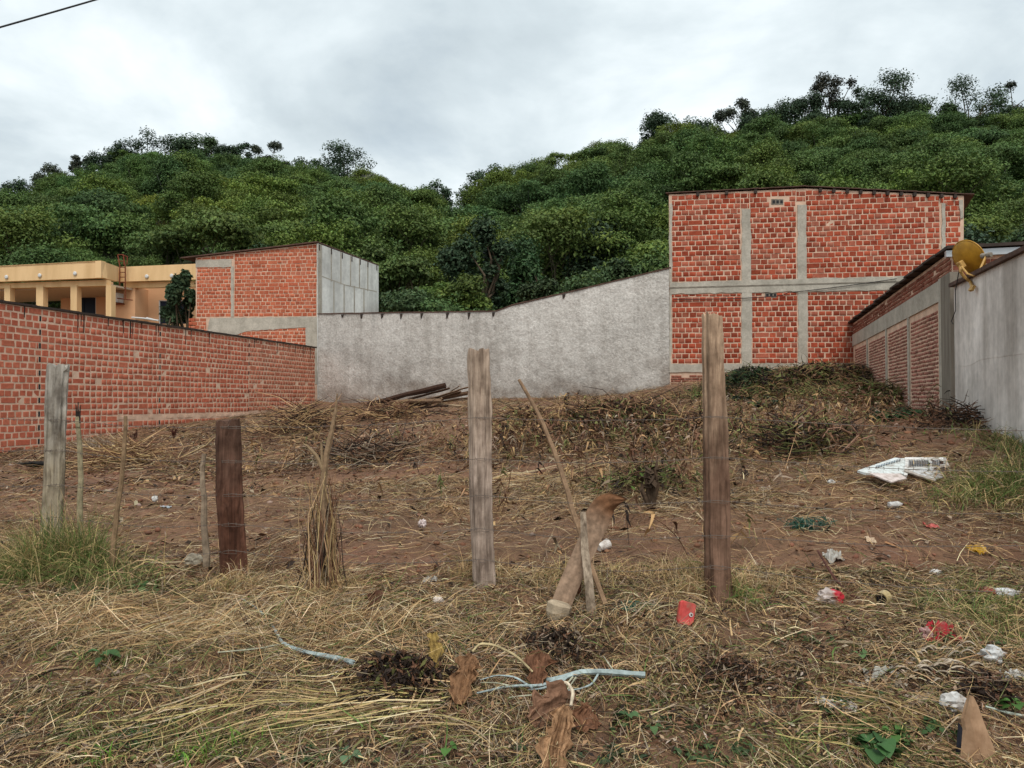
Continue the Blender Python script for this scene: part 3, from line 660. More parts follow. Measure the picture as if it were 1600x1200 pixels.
bk = dc - nd * .03 + Vector((-.02, 0, -.06))
b = MB(); b.box(bk, (.10, .07, .07), q, ch=.008); b.build('clamp', M['dish_arm'], ds)
b = MB(); pth = [bk - nd * .02, bk - nd * .03 + Vector((.0, -.02, -.08)), at(1506, 432, fd - .02), at(1516, 440, fd - .04), foot]
b.tube(pth, [.018, .02, .02, .02, .018], 8); b.build('mast', M['dish_arm'], ds)
b = MB(); b.box(foot + Vector((0, 0, -.01)), (.035, .07, .07), Matrix.Rotation(.5, 3, 'Y')); b.build('foot_plate', M['dish_arm'], ds)
lnb = at(1541, 399, fd - .30)
b = MB(); b.tube([at(1503, 417, fd - .06), at(1512, 428, fd - .18), at(1521, 431, fd - .30), at(1532, 419, fd - .35), lnb], .013, 7); b.build('feed_arm', M['dish_arm'], ds)
b = MB(); ax = (dc - lnb).normalized(); b.lathe([(.03, -.07), (.034, -.03), (.022, 0), (.034, .03), (.036, .06)], lnb, ax, 10); b.build('feed_horn', M['concrete_dark'], ds)
b = MB(); b.tube([at(1499, 420, fd), GW.w(*GW.uz(1499, 455), .05), GW.w(*GW.uz(1497, 485), .03), GW.w(*GW.uz(1490, 502), .03), GW.w(*GW.uz(1493, 506), .03)], .006, 5)
tag(b.build('loose_cable', M['black']), 'loose black cable hanging from the dish down the cement wall', 'cable')

# ------------------------------------------------------------------ ochre house on the far left
yh = empty('ochre_house', (-20, 42, hz(-20, 42)), 'flat roofed ochre house with a columned porch and dark windows on the far left', 'house')
YF = Plane(pxp(41.6, 0), pxp(40, 158)); YS = Plane(pxp(40, 158), pxp(42, 187)); YB = Plane(pxp(42, 187), pxp(40.9, 330))
Pw = [(-160, 424), (0, 416), (158, 407.5)]
b = MB(); slab(b, YF, [(-160, 441), (0, 440), (161, 434), (158, 407.5), (0, 416), (-160, 424)], 0, -.30); b.build('parapet', M['ochre'], yh)
b = MB(); slab(b, YS, [(158, 434), (187, 440), (187, 417.5), (158, 407.5)], 0, -.3); b.build('parapet', M['ochre'], yh)
b = MB(); slab(b, YB, [(187, 440), (330, 436), (330, 411), (187, 417)], 0, -.3); b.build('parapet', M['ochre'], yh)
b = MB(); slab(b, YF, [(-160, 451), (0, 449), (158, 445), (158, 435.5), (0, 441), (-160, 442)], -.35, -.7); b.build('porch_beam', M['ochre'], yh)
b = MB(); slab(b, YB, [(187, 449), (330, 446), (330, 437), (187, 440)], -.3, -.6); b.build('porch_beam', M['ochre'], yh)
b = MB(); u0, u1 = YF.uz(-160, 449)[0], YF.uz(158, 449)[0]; zc = YF.uz(80, 447)[1]
slab_uz(b, YF, [(u0, zc - .02), (u1, zc - .02), (u1, zc + .08), (u0, zc + .08)], -.72, -5); b.build('porch_ceiling', M['ceiling'], yh)
for a, c in ((-1, 8), (49, 60), (103, 113), (158.5, 167)):
    b = MB(); slab(b, YF, [(a, 640), (c, 640), (c, 444), (a, 444)], -.3, -.62); b.build('porch_column', M['ochre'], yh)
zfl = YF.uz(80, 520)[1]
b = MB(); slab_uz(b, YF, [(u0, 1), (u1 + .2, 1), (u1 + .2, zfl), (u0, zfl)], -.25, -5); b.build('porch_floor', M['ochre_wall'], yh)
WPn = Plane(tuple(YF.w(0, 0, -4.2)[:2]), tuple(YF.w(5, 0, -4.2)[:2]))
def wall_with_hole(name, pl, L_, R2, T_, B_, holes, n0, n1, mat):
    xs = sorted({L_, R2} | {q for hh in holes for q in hh[:2]}); ys = sorted({T_, B_} | {q for hh in holes for q in hh[2:]})
    b = MB()
    for x0, x1 in zip(xs[:-1], xs[1:]):
        for y0, y1 in zip(ys[:-1], ys[1:]):
            if any(hh[0] <= (x0 + x1) / 2 <= hh[1] and hh[2] <= (y0 + y1) / 2 <= hh[3] for hh in holes): continue
            slab(b, pl, [(x0, y1), (x1, y1), (x1, y0), (x0, y0)], n0, n1)
    return b.build(name, mat, yh)
def window(pl, x0, x1, y0, y1, n, panes=2):
    b = MB(); t = 1.2
    for pts in ([(x0, y1), (x0 + t, y1), (x0 + t, y0), (x0, y0)], [(x1 - t, y1), (x1, y1), (x1, y0), (x1 - t, y0)], [(x0 + t, y0 + t), (x1 - t, y0 + t), (x1 - t, y0), (x0 + t, y0)]): slab(b, pl, pts, n + .03, n - .06)
    f = b.build('window_frame', M['white_paint'], yh)
    for k in range(panes):
        a, c = x0 + t + (x1 - x0 - 2 * t) * k / panes, x0 + t + (x1 - x0 - 2 * t) * (k + 1) / panes
        b = MB(); slab(b, pl, [(a + .3, y1), (c - .3, y1), (c - .3, y0 + t), (a + .3, y0 + t)], n - .01, n - .03); b.build('pane', M['glass'], f)
    b = MB(); slab(b, pl, [(x0, y1), (x1, y1), (x1, y0), (x0, y0)], n - .3, n - .32); b.build('black_room_sheet', M['black'], f)  # black sheet stands in for the unlit room behind the panes
wall_with_hole('porch_wall', WPn, 95, 172, 440, 560, [(112, 150, 463.5, 520)], 0, -.25, M['ochre_wall'])
window(WPn, 112, 150, 463.5, 520, -.05)
wall_with_hole('bedroom_wall', YB, 172, 330, 440, 640, [(222, 266, 464, 502)], -1.4, -1.65, M['ochre_wall']); window(YB, 222, 266, 464, 502, -1.45)
b = MB(); slab(b, YB, [(160, 640), (205, 640), (205, 447), (160, 447)], -.32, -1.5); b.build('wall_pier', M['ochre_wall'], yh)
for px, py, pl in ((11, 433), (63, 430.5), (118, 427.5)) and [(11, 433, YF), (63, 430.5, YF), (118, 427.5, YF), (230, 432, YB), (269, 431, YB)]:
    c = pl.w(*pl.uz(px, py), .02); b = MB(); b.lathe([(.11, 0), (.11, .04), (.07, .07)], c, pl.n, 10); b.lathe([(.05, 0), (.05, .12), (.02, .13)], c + Vector((0, 0, .08)), (0, 0, -1), 8); b.build('wall_lamp', M['white_paint'], yh)
b = MB()
slab(b, YF, [(-160, 424.5), (158, 408), (158, 407.4), (-160, 423.9)], .04, -.34); b.build('parapet_cap', M['ochre'], yh)
ac = empty('air_conditioner', YS.w(*YS.uz(177, 472), -.3), 'white air conditioner box fixed to the ochre house beside the ladder', 'air conditioner')
pa = Plane(tuple(YB.w(0, 0, .15)[:2]), tuple(YB.w(5, 0, .15)[:2]))
b = MB(); slab(b, pa, [(170, 472), (184, 472), (184, 457.5), (170, 457.5)], 0, -.45); b.build('casing', M['white_paint'], ac)
b = MB(); b.lathe([(.19, 0), (.19, .02), (.05, .03)], pa.w(*pa.uz(174.5, 465), .0), pa.n, 14); b.build('fan_grille', M['black'], ac)
b = MB(); slab(b, pa, [(170, 475), (186, 474.5), (186, 472.8), (170, 473)], .05, -.45); b.build('bracket', M['rust'], ac)
ld = empty('ladder', YB.w(*YB.uz(191, 466), .3), 'rusty red steel ladder climbing over the parapet of the ochre house', 'ladder')
pl_ = Plane(tuple(YB.w(0, 0, .30)[:2]), tuple(YB.w(5, 0, .30)[:2])); W2 = lambda px, py, n=0: pl_.w(*pl_.uz(px, py), n)
for x0, x1, yb in ((187, 187.5, 450), (195.5, 196.5, 467)):
    b = MB(); b.tube([W2(x1 - .6, yb), W2(x0 + .2, 415), W2(x0 - 3, 398)], .035, 6); b.build('rail', M['rust'], ld)
for py in (398, 408, 418, 425.5, 433, 441, 449):
    k = 0 if py > 412 else -3; b = MB(); b.tube([W2(187.4 + k, py), W2(196 + k, py)], .025, 5); b.build('rung', M['rust'], ld)
b = MB(); b.tube([W2(183, 466), W2(207, 469)], .03, 5); b.build('foot_bar', M['rust'], ld)
b = MB(); b.tube([W2(193, 399), W2(199, 401), W2(198.5, 413)], .03, 5); b.tube([W2(193.2, 399), W2(193.6, 414)], .03, 5); b.build('hand_hoop', M['rust'], ld)
b = MB(); b.tube([W2(206, 496), W2(226, 497.5), W2(248, 501)], .05, 6); b.tube([W2(229, 496.5), W2(246, 500.8)], .04, 6); tag(b.build('white_pipe', M['white_paint']), 'white pipes lying on the wall edge under the right window of the ochre house', 'pipe')

# overhead line at the top left
b = MB(); A, B = at(-420, 160, 9), at(560, -126, 15)
b.tube([A + (B - A) * t - Vector((0, 0, .06 * math.sin(math.pi * t))) for t in np.linspace(0, 1, 24)], .014, 5); tag(b.build('overhead_cable', M['black']), 'dark overhead cable crossing the sky in the upper left corner', 'cable')
# ------------------------------------------------------------------ trees
def leaf_material(name, tints, lowfreq=True):
    m = material(name, attr=True, rough=0.62, spec=0.15); nt = m.node_tree; b = nt.nodes['Principled BSDF']
    src = b.inputs['Base Color'].links[0].from_socket
    oi = N(nt, 'ShaderNodeObjectInfo'); r = ramp(nt, tints); nt.links.new(oi.outputs['Random'], r.inputs[0])
    mx = N(nt, 'ShaderNodeMix', data_type='RGBA', blend_type='MULTIPLY'); mx.inputs[0].default_value = 1
    nt.links.new(src, mx.inputs[6]); nt.links.new(r.outputs[0], mx.inputs[7]); src = mx.outputs[2]
    ge = N(nt, 'ShaderNodeNewGeometry'); mp = N(nt, 'ShaderNodeMapping'); mp.inputs['Scale'].default_value = (.028, .028, .028); nt.links.new(ge.outputs['Position'], mp.inputs[0])
    tx = N(nt, 'ShaderNodeTexNoise'); tx.inputs['Scale'].default_value = 1; tx.inputs['Detail'].default_value = 3; nt.links.new(mp.outputs[0], tx.inputs['Vector'])
    r2 = ramp(nt, [(.35, (.78, .92, .95, 1)), (.5, (1.0, 1.0, .95, 1)), (.66, (1.35, 1.2, .84, 1))]); nt.links.new(tx.outputs['Fac'], r2.inputs[0])
    mx2 = N(nt, 'ShaderNodeMix', data_type='RGBA', blend_type='MULTIPLY'); mx2.inputs[0].default_value = 1; nt.links.new(src, mx2.inputs[6]); nt.links.new(r2.outputs[0], mx2.inputs[7]); src = mx2.outputs[2]
    nt.links.new(src, b.inputs['Base Color'])
    tr = N(nt, 'ShaderNodeBsdfTranslucent'); nt.links.new(src, tr.inputs['Color']); ms_ = N(nt, 'ShaderNodeMixShader'); ms_.inputs[0].default_value = 0.15
    nt.links.new(b.outputs[0], ms_.inputs[1]); nt.links.new(tr.outputs[0], ms_.inputs[2]); nt.links.new(ms_.outputs[0], nt.nodes['Material Output'].inputs[0])
    return m
M['leaf_wood'] = leaf_material('leaf_wood', [(0.0, (0.66, 0.78, 0.84, 1)), (0.25, (0.80, 0.92, 0.86, 1)), (0.5, (1.0, 1.0, 0.88, 1)), (0.8, (0.92, 1.04, 0.84, 1)), (0.96, (1.22, 1.14, 0.84, 1)), (1.0, (1.5, 1.3, 0.8, 1))])
M['leaf_one'] = material('leaf_one', attr=True, rough=0.6, spec=0.18, trans=0.15)

def rand_dirs(n, rng): v = rng.normal(size=(n, 3)); return v / np.linalg.norm(v, axis=1)[:, None]
def leaves_on(lobes, n, size, rng, base, var=0.32, up=0.5, aspect=0.55, stray=.16):
    """lobes: (cx, cy, cz, rx, ry, rz); returns verts, quads, colours of n bent leaf clumps spread through the lobes"""
    L = np.array(lobes); vol = (L[:, 3] * L[:, 4] + L[:, 3] * L[:, 5]); k = rng.choice(len(L), n, p=vol / vol.sum())
    d = rand_dirs(n, rng); d[:, 2] = np.where(rng.random(n) < .62, np.abs(d[:, 2]), d[:, 2])
    rad = rng.random(n) ** 0.5 * 1.05 + (rng.random(n) < stray) * rng.uniform(0, .30, n)
    rad *= 1 + .22 * np.sin(d[:, 0] * 7 + k) * np.sin(d[:, 1] * 6 + 2 * k)
    P = L[k, :3] + d * rad[:, None] * L[k, 3:]
    nrm = d * 0.6 + rng.normal(size=(n, 3)) * 0.5 + np.array([0, 0, up * 1.2]); nrm /= np.linalg.norm(nrm, axis=1)[:, None]
    t = np.cross(nrm, rng.normal(size=(n, 3))); t /= np.linalg.norm(t, axis=1)[:, None]; bt = np.cross(nrm, t)
    s = size * rng.uniform(.6, 1.4, n)
    t *= s[:, None]; bt *= (s * aspect)[:, None]; dn = np.array([0, 0, -1.0]) * (s * .25)[:, None]
    V = np.stack([P - t + dn * 1.0, P - bt, P + t + dn * 1.0, P + bt], 1).reshape(-1, 3)
    lb = (1 + rng.uniform(-var, var, len(L))) 
    f = lb[k] * rng.uniform(.8, 1.2, n); hue = rng.uniform(-.12, .12, n)
    C = np.array(base)[None, :] * f[:, None] * np.stack([1 + hue, np.ones(n), 1 - hue * .5], 1)
    return V, np.arange(4 * n).reshape(-1, 4), np.repeat(C, 4, 0)
def limbs(lobes, rng, r0, base=(0, 0, 0), fork=0.35):
    """trunk and limbs that reach the lobes: list of (points, radii)"""
    top = np.mean([l[:3] for l in lobes], 0); base = np.array(base, float); f = base + (top - base) * fork + rng.normal(size=3) * .02 * np.linalg.norm(top)
    out = [([base, base + (f - base) * .5 + rng.normal(size=3) * r0 * .5, f], [r0 * 1.25, r0, r0 * .8])]
    for l in lobes:
        e = np.array(l[:3]); mid = f + (e - f) * .5 + rng.normal(size=3) * .12 * np.linalg.norm(e - f) + np.array([0, 0, .08 * np.linalg.norm(e - f)])
        out.append(([f, mid, e], [r0 * .55, r0 * .34, r0 * .14]))
    return out
def lobes_of(kind, rng):
    """lobes of a tree one unit tall"""
    L = []
    if kind == 'umbrella':
        for k in range(rng.integers(8, 13)):
            a, r = rng.uniform(0, 6.28), rng.uniform(.05, .42); z = .86 - r * .5 + rng.uniform(-.16, .07); q = rng.uniform(.14, .26); L.append((r * math.cos(a), r * math.sin(a), z, q, q, q * .46))
    elif kind == 'dome':
        for k in range(rng.integers(11, 16)):
            a, r = rng.uniform(0, 6.28), rng.uniform(.0, .36); z = .82 - r * 1.0 + rng.uniform(-.16, .06); q = rng.uniform(.15, .26); L.append((r * math.cos(a), r * math.sin(a), z, q, q, q * .75))
        L.append((0, 0, .5, .3, .3, .28))
    elif kind == 'oak':
        for k in range(rng.integers(22, 30)):
            a, z = rng.uniform(0, 6.28), rng.uniform(.36, .97); rm = .46 * math.sqrt(max(.08, 1 - ((z - .66) / (.34 if z > .66 else .5)) ** 2)); r = rm * rng.uniform(.3, 1); q = rng.uniform(.12, .20); L.append((r * math.cos(a), r * math.sin(a), z - q * .5, q, q, q * .75))
    elif kind == 'bush':
        for k in range(rng.integers(6, 9)):
            a, r = rng.uniform(0, 6.28), rng.uniform(.1, .45); q = rng.uniform(.2, .32); L.append((r * math.cos(a), r * math.sin(a), rng.uniform(.3, .72) - r * .3, q, q, q * .7))
    elif kind == 'sparse':
        for k in range(rng.integers(9, 13)):
            a, r = rng.uniform(0, 6.28), rng.uniform(.08, .42); z = rng.uniform(.55, .95) - r * .3; q = rng.uniform(.09, .16); L.append((r * math.cos(a), r * math.sin(a), z, q, q, q * .6))
    return L
FOL = (0.104, 0.150, 0.050)
forest_col = bpy.data.collections.new('forest_kinds')        # not linked to the scene: only instanced
protos = []
for i, (kind, n, sz) in enumerate([('umbrella', 9000, .0165), ('umbrella', 8500, .017), ('dome', 11000, .016), ('dome', 10500, .0165), ('oak', 12000, .0155), ('bush', 9000, .018), ('oak', 12000, .0155), ('sparse', 5000, .015)]):
    rng = np.random.default_rng(100 + i); L = lobes_of(kind, rng)
    V, Q, C = leaves_on(L, n, sz, rng, FOL)
    mb = MB()
    for p, r in limbs(L, rng, .018): mb.tube(p, r, 4, (.085, .075, .06), cap=False)
    TV = np.concatenate(mb.v); TQ = np.array(mb.f); TC = np.concatenate(mb.c)
    o = fast_mesh('forest_tree_%d' % i, np.concatenate([V, TV]), np.concatenate([Q, TQ + len(V)]), np.concatenate([C, TC]), M['leaf_wood'])
    COL.objects.unlink(o); forest_col.objects.link(o); protos.append(o)
# canopy points over both hills
rng = np.random.default_rng(5); pts = []
xs = np.arange(-235, 275, 4.1); ys = np.arange(37.5, 235, 4.1)
X, Y = np.meshgrid(xs, ys); X = (X + rng.uniform(-1.6, 1.6, X.shape)).ravel(); Y = (Y + rng.uniform(-1.6, 1.6, Y.shape)).ravel()
pxx = 800 + F * X / Y; Dr = hill_D(pxx)
keep = (np.abs(X / Y) < 1.05) & (Y < Dr + 14) & ~((Y < 54) & (pxx < 330)) & ~((Y < 47) & (pxx < 640) & (pxx > 260) & (Y < 42))
keep &= ~((np.abs(pxx - 712) < 9) & (Y > 120)); keep &= (rng.random(len(X)) > .10)
X, Y = X[keep], Y[keep]; Z = h(X, Y)
n = len(X); scl = 3.6 + 6.2 * rng.random(n) ** 1.7 * np.interp(Y, [38, 60, 100], [.62, .85, 1.0])
lowf = fbm(X * .045, Y * .045, 51, 3)
idx = np.where(lowf > .12, rng.choice([0, 1, 6, 6, 0, 1, 2], n), rng.choice([2, 3, 4, 5, 0, 1, 6], n)); idx = np.where(rng.random(n) < .035, 7, idx)
me = bpy.data.meshes.new('forest'); me.vertices.add(n); me.vertices.foreach_set('co', np.stack([X, Y, Z - .4], 1).astype(np.float32).ravel())
a = me.attributes.new('scl', 'FLOAT', 'POINT'); a.data.foreach_set('value', scl.astype(np.float32))
a = me.attributes.new('rotz', 'FLOAT', 'POINT'); a.data.foreach_set('value', rng.uniform(0, 6.28, n).astype(np.float32))
a = me.attributes.new('kindex', 'INT', 'POINT'); a.data.foreach_set('value', idx.astype(np.int32))
fo = bpy.data.objects.new('forest', me); COL.objects.link(fo); tag(fo, 'dense green wood covering both hillsides', 'forest', kind='stuff')
ng = bpy.data.node_groups.new('forest_canopy', 'GeometryNodeTree')
ng.interface.new_socket('Geometry', in_out='INPUT', socket_type='NodeSocketGeometry'); ng.interface.new_socket('Geometry', in_out='OUTPUT', socket_type='NodeSocketGeometry')
gi, go = ng.nodes.new('NodeGroupInput'), ng.nodes.new('NodeGroupOutput')
iop = ng.nodes.new('GeometryNodeInstanceOnPoints'); ci = ng.nodes.new('GeometryNodeCollectionInfo'); ci.inputs['Collection'].default_value = forest_col
ci.inputs['Separate Children'].default_value = True; ci.inputs['Reset Children'].default_value = True
def named(nm, ty): q = ng.nodes.new('GeometryNodeInputNamedAttribute'); q.data_type = ty; q.inputs['Name'].default_value = nm; return q
cx = ng.nodes.new('ShaderNodeCombineXYZ'); ng.links.new(named('rotz', 'FLOAT').outputs['Attribute'], cx.inputs['Z'])
iop.inputs['Pick Instance'].default_value = True
ng.links.new(gi.outputs[0], iop.inputs['Points']); ng.links.new(ci.outputs[0], iop.inputs['Instance']); ng.links.new(named('kindex', 'INT').outputs['Attribute'], iop.inputs['Instance Index'])
ng.links.new(cx.outputs[0], iop.inputs['Rotation']); ng.links.new(named('scl', 'FLOAT').outputs['Attribute'], iop.inputs['Scale']); ng.links.new(iop.outputs[0], go.inputs[0])
fo.modifiers.new('canopy', 'NODES').node_group = ng

def tree(name, px, ytop, ybase, D, wpx, kind, label, base=FOL, n=1500, leaf=.30, seed=0, group=None, trunk=None, fork=.35, lean=0.0, ground=True):
    """a single tree: top and base rows and width in photo pixels at depth D"""
    rng = np.random.default_rng(seed + 900)
    p1 = at(px, ytop, D); p0 = at(px, ybase, D)
    zb_ = hz(p0.x, D); z0 = min(p0.z, zb_ + .5) if not ground else zb_
    H = p1.z - z0; W = wpx / F * D
    t = empty(name, (p0.x, D, z0), label, 'tree', group)
    vis = (p1.z - p0.z) / H                                   # the crown fills the part seen above ybase
    L = []
    for (cx_, cy_, cz_, rx, ry, rz) in lobes_of(kind, rng):
        cz2 = 1 - (1 - cz_) * (vis / .62); L.append((cx_, cy_, cz2, rx, ry, rz * min(1.25, vis / .62)))
    A = np.array(L); ext = max((np.abs(A[:, 0]) + A[:, 3]).max(), .01); zt_ = (A[:, 2] + A[:, 5]).max()
    A[:, [0, 3]] *= W / 2 / ext; A[:, [1, 4]] *= W / 2 / ext; A[:, 2] = (A[:, 2] - zt_ + 1) * H; A[:, 5] *= H
    A[:, 5] = np.clip(A[:, 5], .12, np.maximum(A[:, 3] * 1.0, .3))
    A[:, 0] += lean * A[:, 2]
    V, Q, C = leaves_on(A, n, leaf, rng, base, stray=.06)
    fast_mesh('crown', V, Q, C, M['leaf_one'], t)
    b = MB(); r0 = trunk or max(.06, .022 * H)
    for p, r in limbs([tuple(l) for l in A], rng, r0, fork=fork): b.tube([np.array(q) + np.array(t.location[:]) for q in p], r, 6, cap=False)
    b.build('trunk', M['bark'], t); return t
DK = (0.054, 0.086, 0.046); MD = (0.066, 0.106, 0.042); LT_ = (0.098, 0.142, 0.042); GR = (0.072, 0.084, 0.058)
ridge_l, ridge_r = 'trees on the ridge of the left hill', 'trees on the ridge of the right hill'
for i, a in enumerate([
    (20, 281, 312, 178, 46, 'oak', 'dark flat topped tree at the left end of the left ridge', DK),
    (85, 258, 300, 184, 50, 'oak', 'thin layered tree on the rising left ridge, second from its left end', GR),
    (128, 246, 290, 186, 46, 'sparse', 'wispy grey green tree with see-through crown on the rising left ridge', GR),
    (192, 228, 275, 188, 46, 'oak', 'round dark tree just left of the left summit', DK),
    (243, 208, 280, 188, 62, 'oak', 'big dark spreading tree at the left summit, left one of the two tallest', DK),
    (300, 205, 278, 190, 78, 'oak', 'tall open crowned tree at the left summit, right one of the two tallest', MD),
    (348, 226, 268, 190, 44, 'oak', 'small round tree just right of the left summit', DK),
    (380, 224, 265, 192, 30, 'oak', 'narrow dark tree between the left summit and the feathery tree', DK),
    (425, 221, 270, 190, 60, 'sparse', 'feathery grey tree on the falling right side of the left summit', GR),
    (272, 214, 280, 187, 52, 'oak', 'dark tree filling the dip between the two tallest trees of the left summit', DK),
    (325, 214, 272, 189, 50, 'oak', 'dark tree leaning on the right flank of the left summit', MD),
    (160, 244, 285, 187, 52, 'oak', 'low dark tree halfway up the rising left ridge', DK),
    (480, 250, 282, 184, 56, 'oak', 'low rounded tree between the feathery tree and the solitary round tree', MD),
    (541, 230, 288, 180, 78, 'oak', 'solitary big round dark tree above the pale rock on the left hill', DK),
    (690, 283, 330, 160, 44, 'oak', 'small dark tree beside the gap between the hills, on its left side', DK)]):
    tree('tree', a[0], a[1] - 3, a[2] + 22, a[3], a[4] * (1.5 if a[5] == 'oak' else 1.2), a[5], a[6], a[7], 9000 if a[5] != 'sparse' else 5200, .235, i, ridge_l)
for i, a in enumerate([
    (762, 264, 320, 142, 70, 'oak', 'dark overhanging tree beside the gap between the hills, on its right side', DK),
    (1035, 172, 220, 148, 62, 'oak', 'layered dark tree where the right ridge begins to level', DK),
    (1150, 155, 205, 150, 64, 'sparse', 'thin flat topped tree with bare stems on the right ridge', GR),
    (1232, 158, 215, 150, 66, 'oak', 'dark bushy tree left of the tallest bare tree on the right ridge', DK),
    (1297, 114, 205, 150, 62, 'sparse', 'tall airy tree with bare branches on the right ridge', (0.055, 0.055, 0.04)),
    (1338, 140, 210, 146, 56, 'oak', 'broad dark tree joined to the left flank of the highest one on the right ridge', DK),
    (1383, 116, 215, 148, 84, 'oak', 'highest broad dark tree in the middle of the right ridge', DK),
    (1262, 150, 210, 149, 64, 'oak', 'dense dark tree under the tall airy tree of the right ridge', DK),
    (1415, 150, 215, 147, 70, 'oak', 'dense dark tree on the right flank of the highest tree of the right ridge', DK),
    (1185, 172, 215, 149, 60, 'oak', 'low dark tree right of the thin flat topped tree on the right ridge', DK),
    (1095, 182, 222, 149, 70, 'oak', 'low dark tree left of the thin flat topped tree on the right ridge', DK),
    (1480, 166, 215, 150, 56, 'oak', 'low dark tree at the left foot of the broad clear standing ridge tree', MD),
    (1550, 160, 212, 151, 60, 'oak', 'low dark tree at the right foot of the broad clear standing ridge tree', MD),
    (1447, 160, 215, 150, 40, 'sparse', 'small pale tree between the two broad dark trees on the right ridge', LT_),
    (1514, 117, 198, 150, 92, 'oak', 'broad dark tree standing clear on the right ridge with sky under its crown', DK),
    (1585, 133, 205, 152, 62, 'sparse', 'fine branched grey green tree at the right end of the right ridge', GR)]):
    tree('tree', a[0], a[1] - 3, a[2] + 22, a[3], a[4] * (1.5 if a[5] == 'oak' else 1.2), a[5], a[6], a[7], 9000 if a[5] != 'sparse' else 5200, .205, 50 + i, ridge_r)
# nearer trees beyond the back walls
near_g = 'trees close behind the back wall'
for i, a in enumerate([
    (745, 322, 500, 41, 124, 'oak', 'large very dark leafy tree behind the middle of the grey wall', (0.040, 0.068, 0.034), 6500, .17),
    (815, 352, 500, 43, 120, 'dome', 'broad leaved mid green tree with a pale trunk right of the very dark tree', (0.055, 0.105, 0.04), 4500, .17),
    (640, 395, 505, 44, 130, 'umbrella', 'yellow green feathery tree behind the left part of the grey wall', LT_, 4200, .17),
    (735, 428, 520, 37, 110, 'bush', 'yellow tipped shrub at the foot of the very dark tree', (0.10, 0.14, 0.03), 3200, .14),
    (640, 452, 520, 37, 110, 'bush', 'green bush rising beside the pale rendered house side', MD, 3200, .14),
    (845, 424, 520, 35, 90, 'bush', 'rounded olive bush over the wall below the broad leaved tree', (0.05, 0.075, 0.03), 3000, .13),
    (925, 345, 500, 52, 170, 'dome', 'wide dark green tree where the grey wall begins to climb', DK, 5200, .22),
    (985, 395, 500, 38, 120, 'bush', 'bright green bush beside the left edge of the tall brick house', MD, 3600, .15),
    (905, 428, 500, 33, 110, 'bush', 'light green bush looking over the sloping wall top', (0.06, 0.10, 0.035), 2800, .13),
    (560, 385, 520, 46, 110, 'umbrella', 'light green tree behind the pale house side', LT_, 3600, .19),
    (390, 374, 500, 47, 160, 'bush', 'long leaved dark plant crown showing over the roof of the single pitched house', (0.045, 0.08, 0.035), 3800, .20),
    (1545, 330, 500, 38, 130, 'bush', 'dark bushes right of the tall brick house', DK, 3800, .18),
    (1600, 345, 500, 42, 120, 'bush', 'green bush behind the roof of the low brown house', MD, 3000, .18),
    (281, 409, 535, 33.5, 62, 'oak', 'dark glossy leaved tree between the ochre house and the single pitched house', (0.055, 0.088, 0.042), 5600, .15),
    (20, 452, 540, 58, 90, 'bush', 'green tree seen through the left opening of the ochre porch', MD, 2200, .2),
    (90, 455, 540, 58, 80, 'bush', 'yellow green shrub seen through the second opening of the ochre porch', LT_, 2200, .2)]):
    tree('tree', a[0], a[1], a[2], a[3], a[4], a[5], a[6], a[7], int(a[8] * 1.9), a[9] * .66, 100 + i, near_g)
# pale bare rock below the solitary tree on the left hill
b = MB(); rg_ = random.Random(4)
for k in range(5):
    c = at(560 + k * 6, 283 + 5 * (k % 2), 168); bm = bmesh.new(); bmesh.ops.create_icosphere(bm, subdivisions=2, radius=1)
    V = np.array([q.co[:] for q in bm.verts]); V *= (1 + .25 * np.array([math.sin(5 * q[0] + k) * math.cos(4 * q[2]) for q in V]))[:, None]; Fc = [[q.index for q in f.verts] for f in bm.faces]; bm.free()
    b.add(V * np.array([1.6, 1.3, 1.9]) * rg_.uniform(.7, 1.2) + np.array(c), Fc, (.22, .21, .20))
tag(b.build('rock_outcrop', M['stone']), 'pale bare rock outcrop below the solitary round tree on the left hill', 'rock')
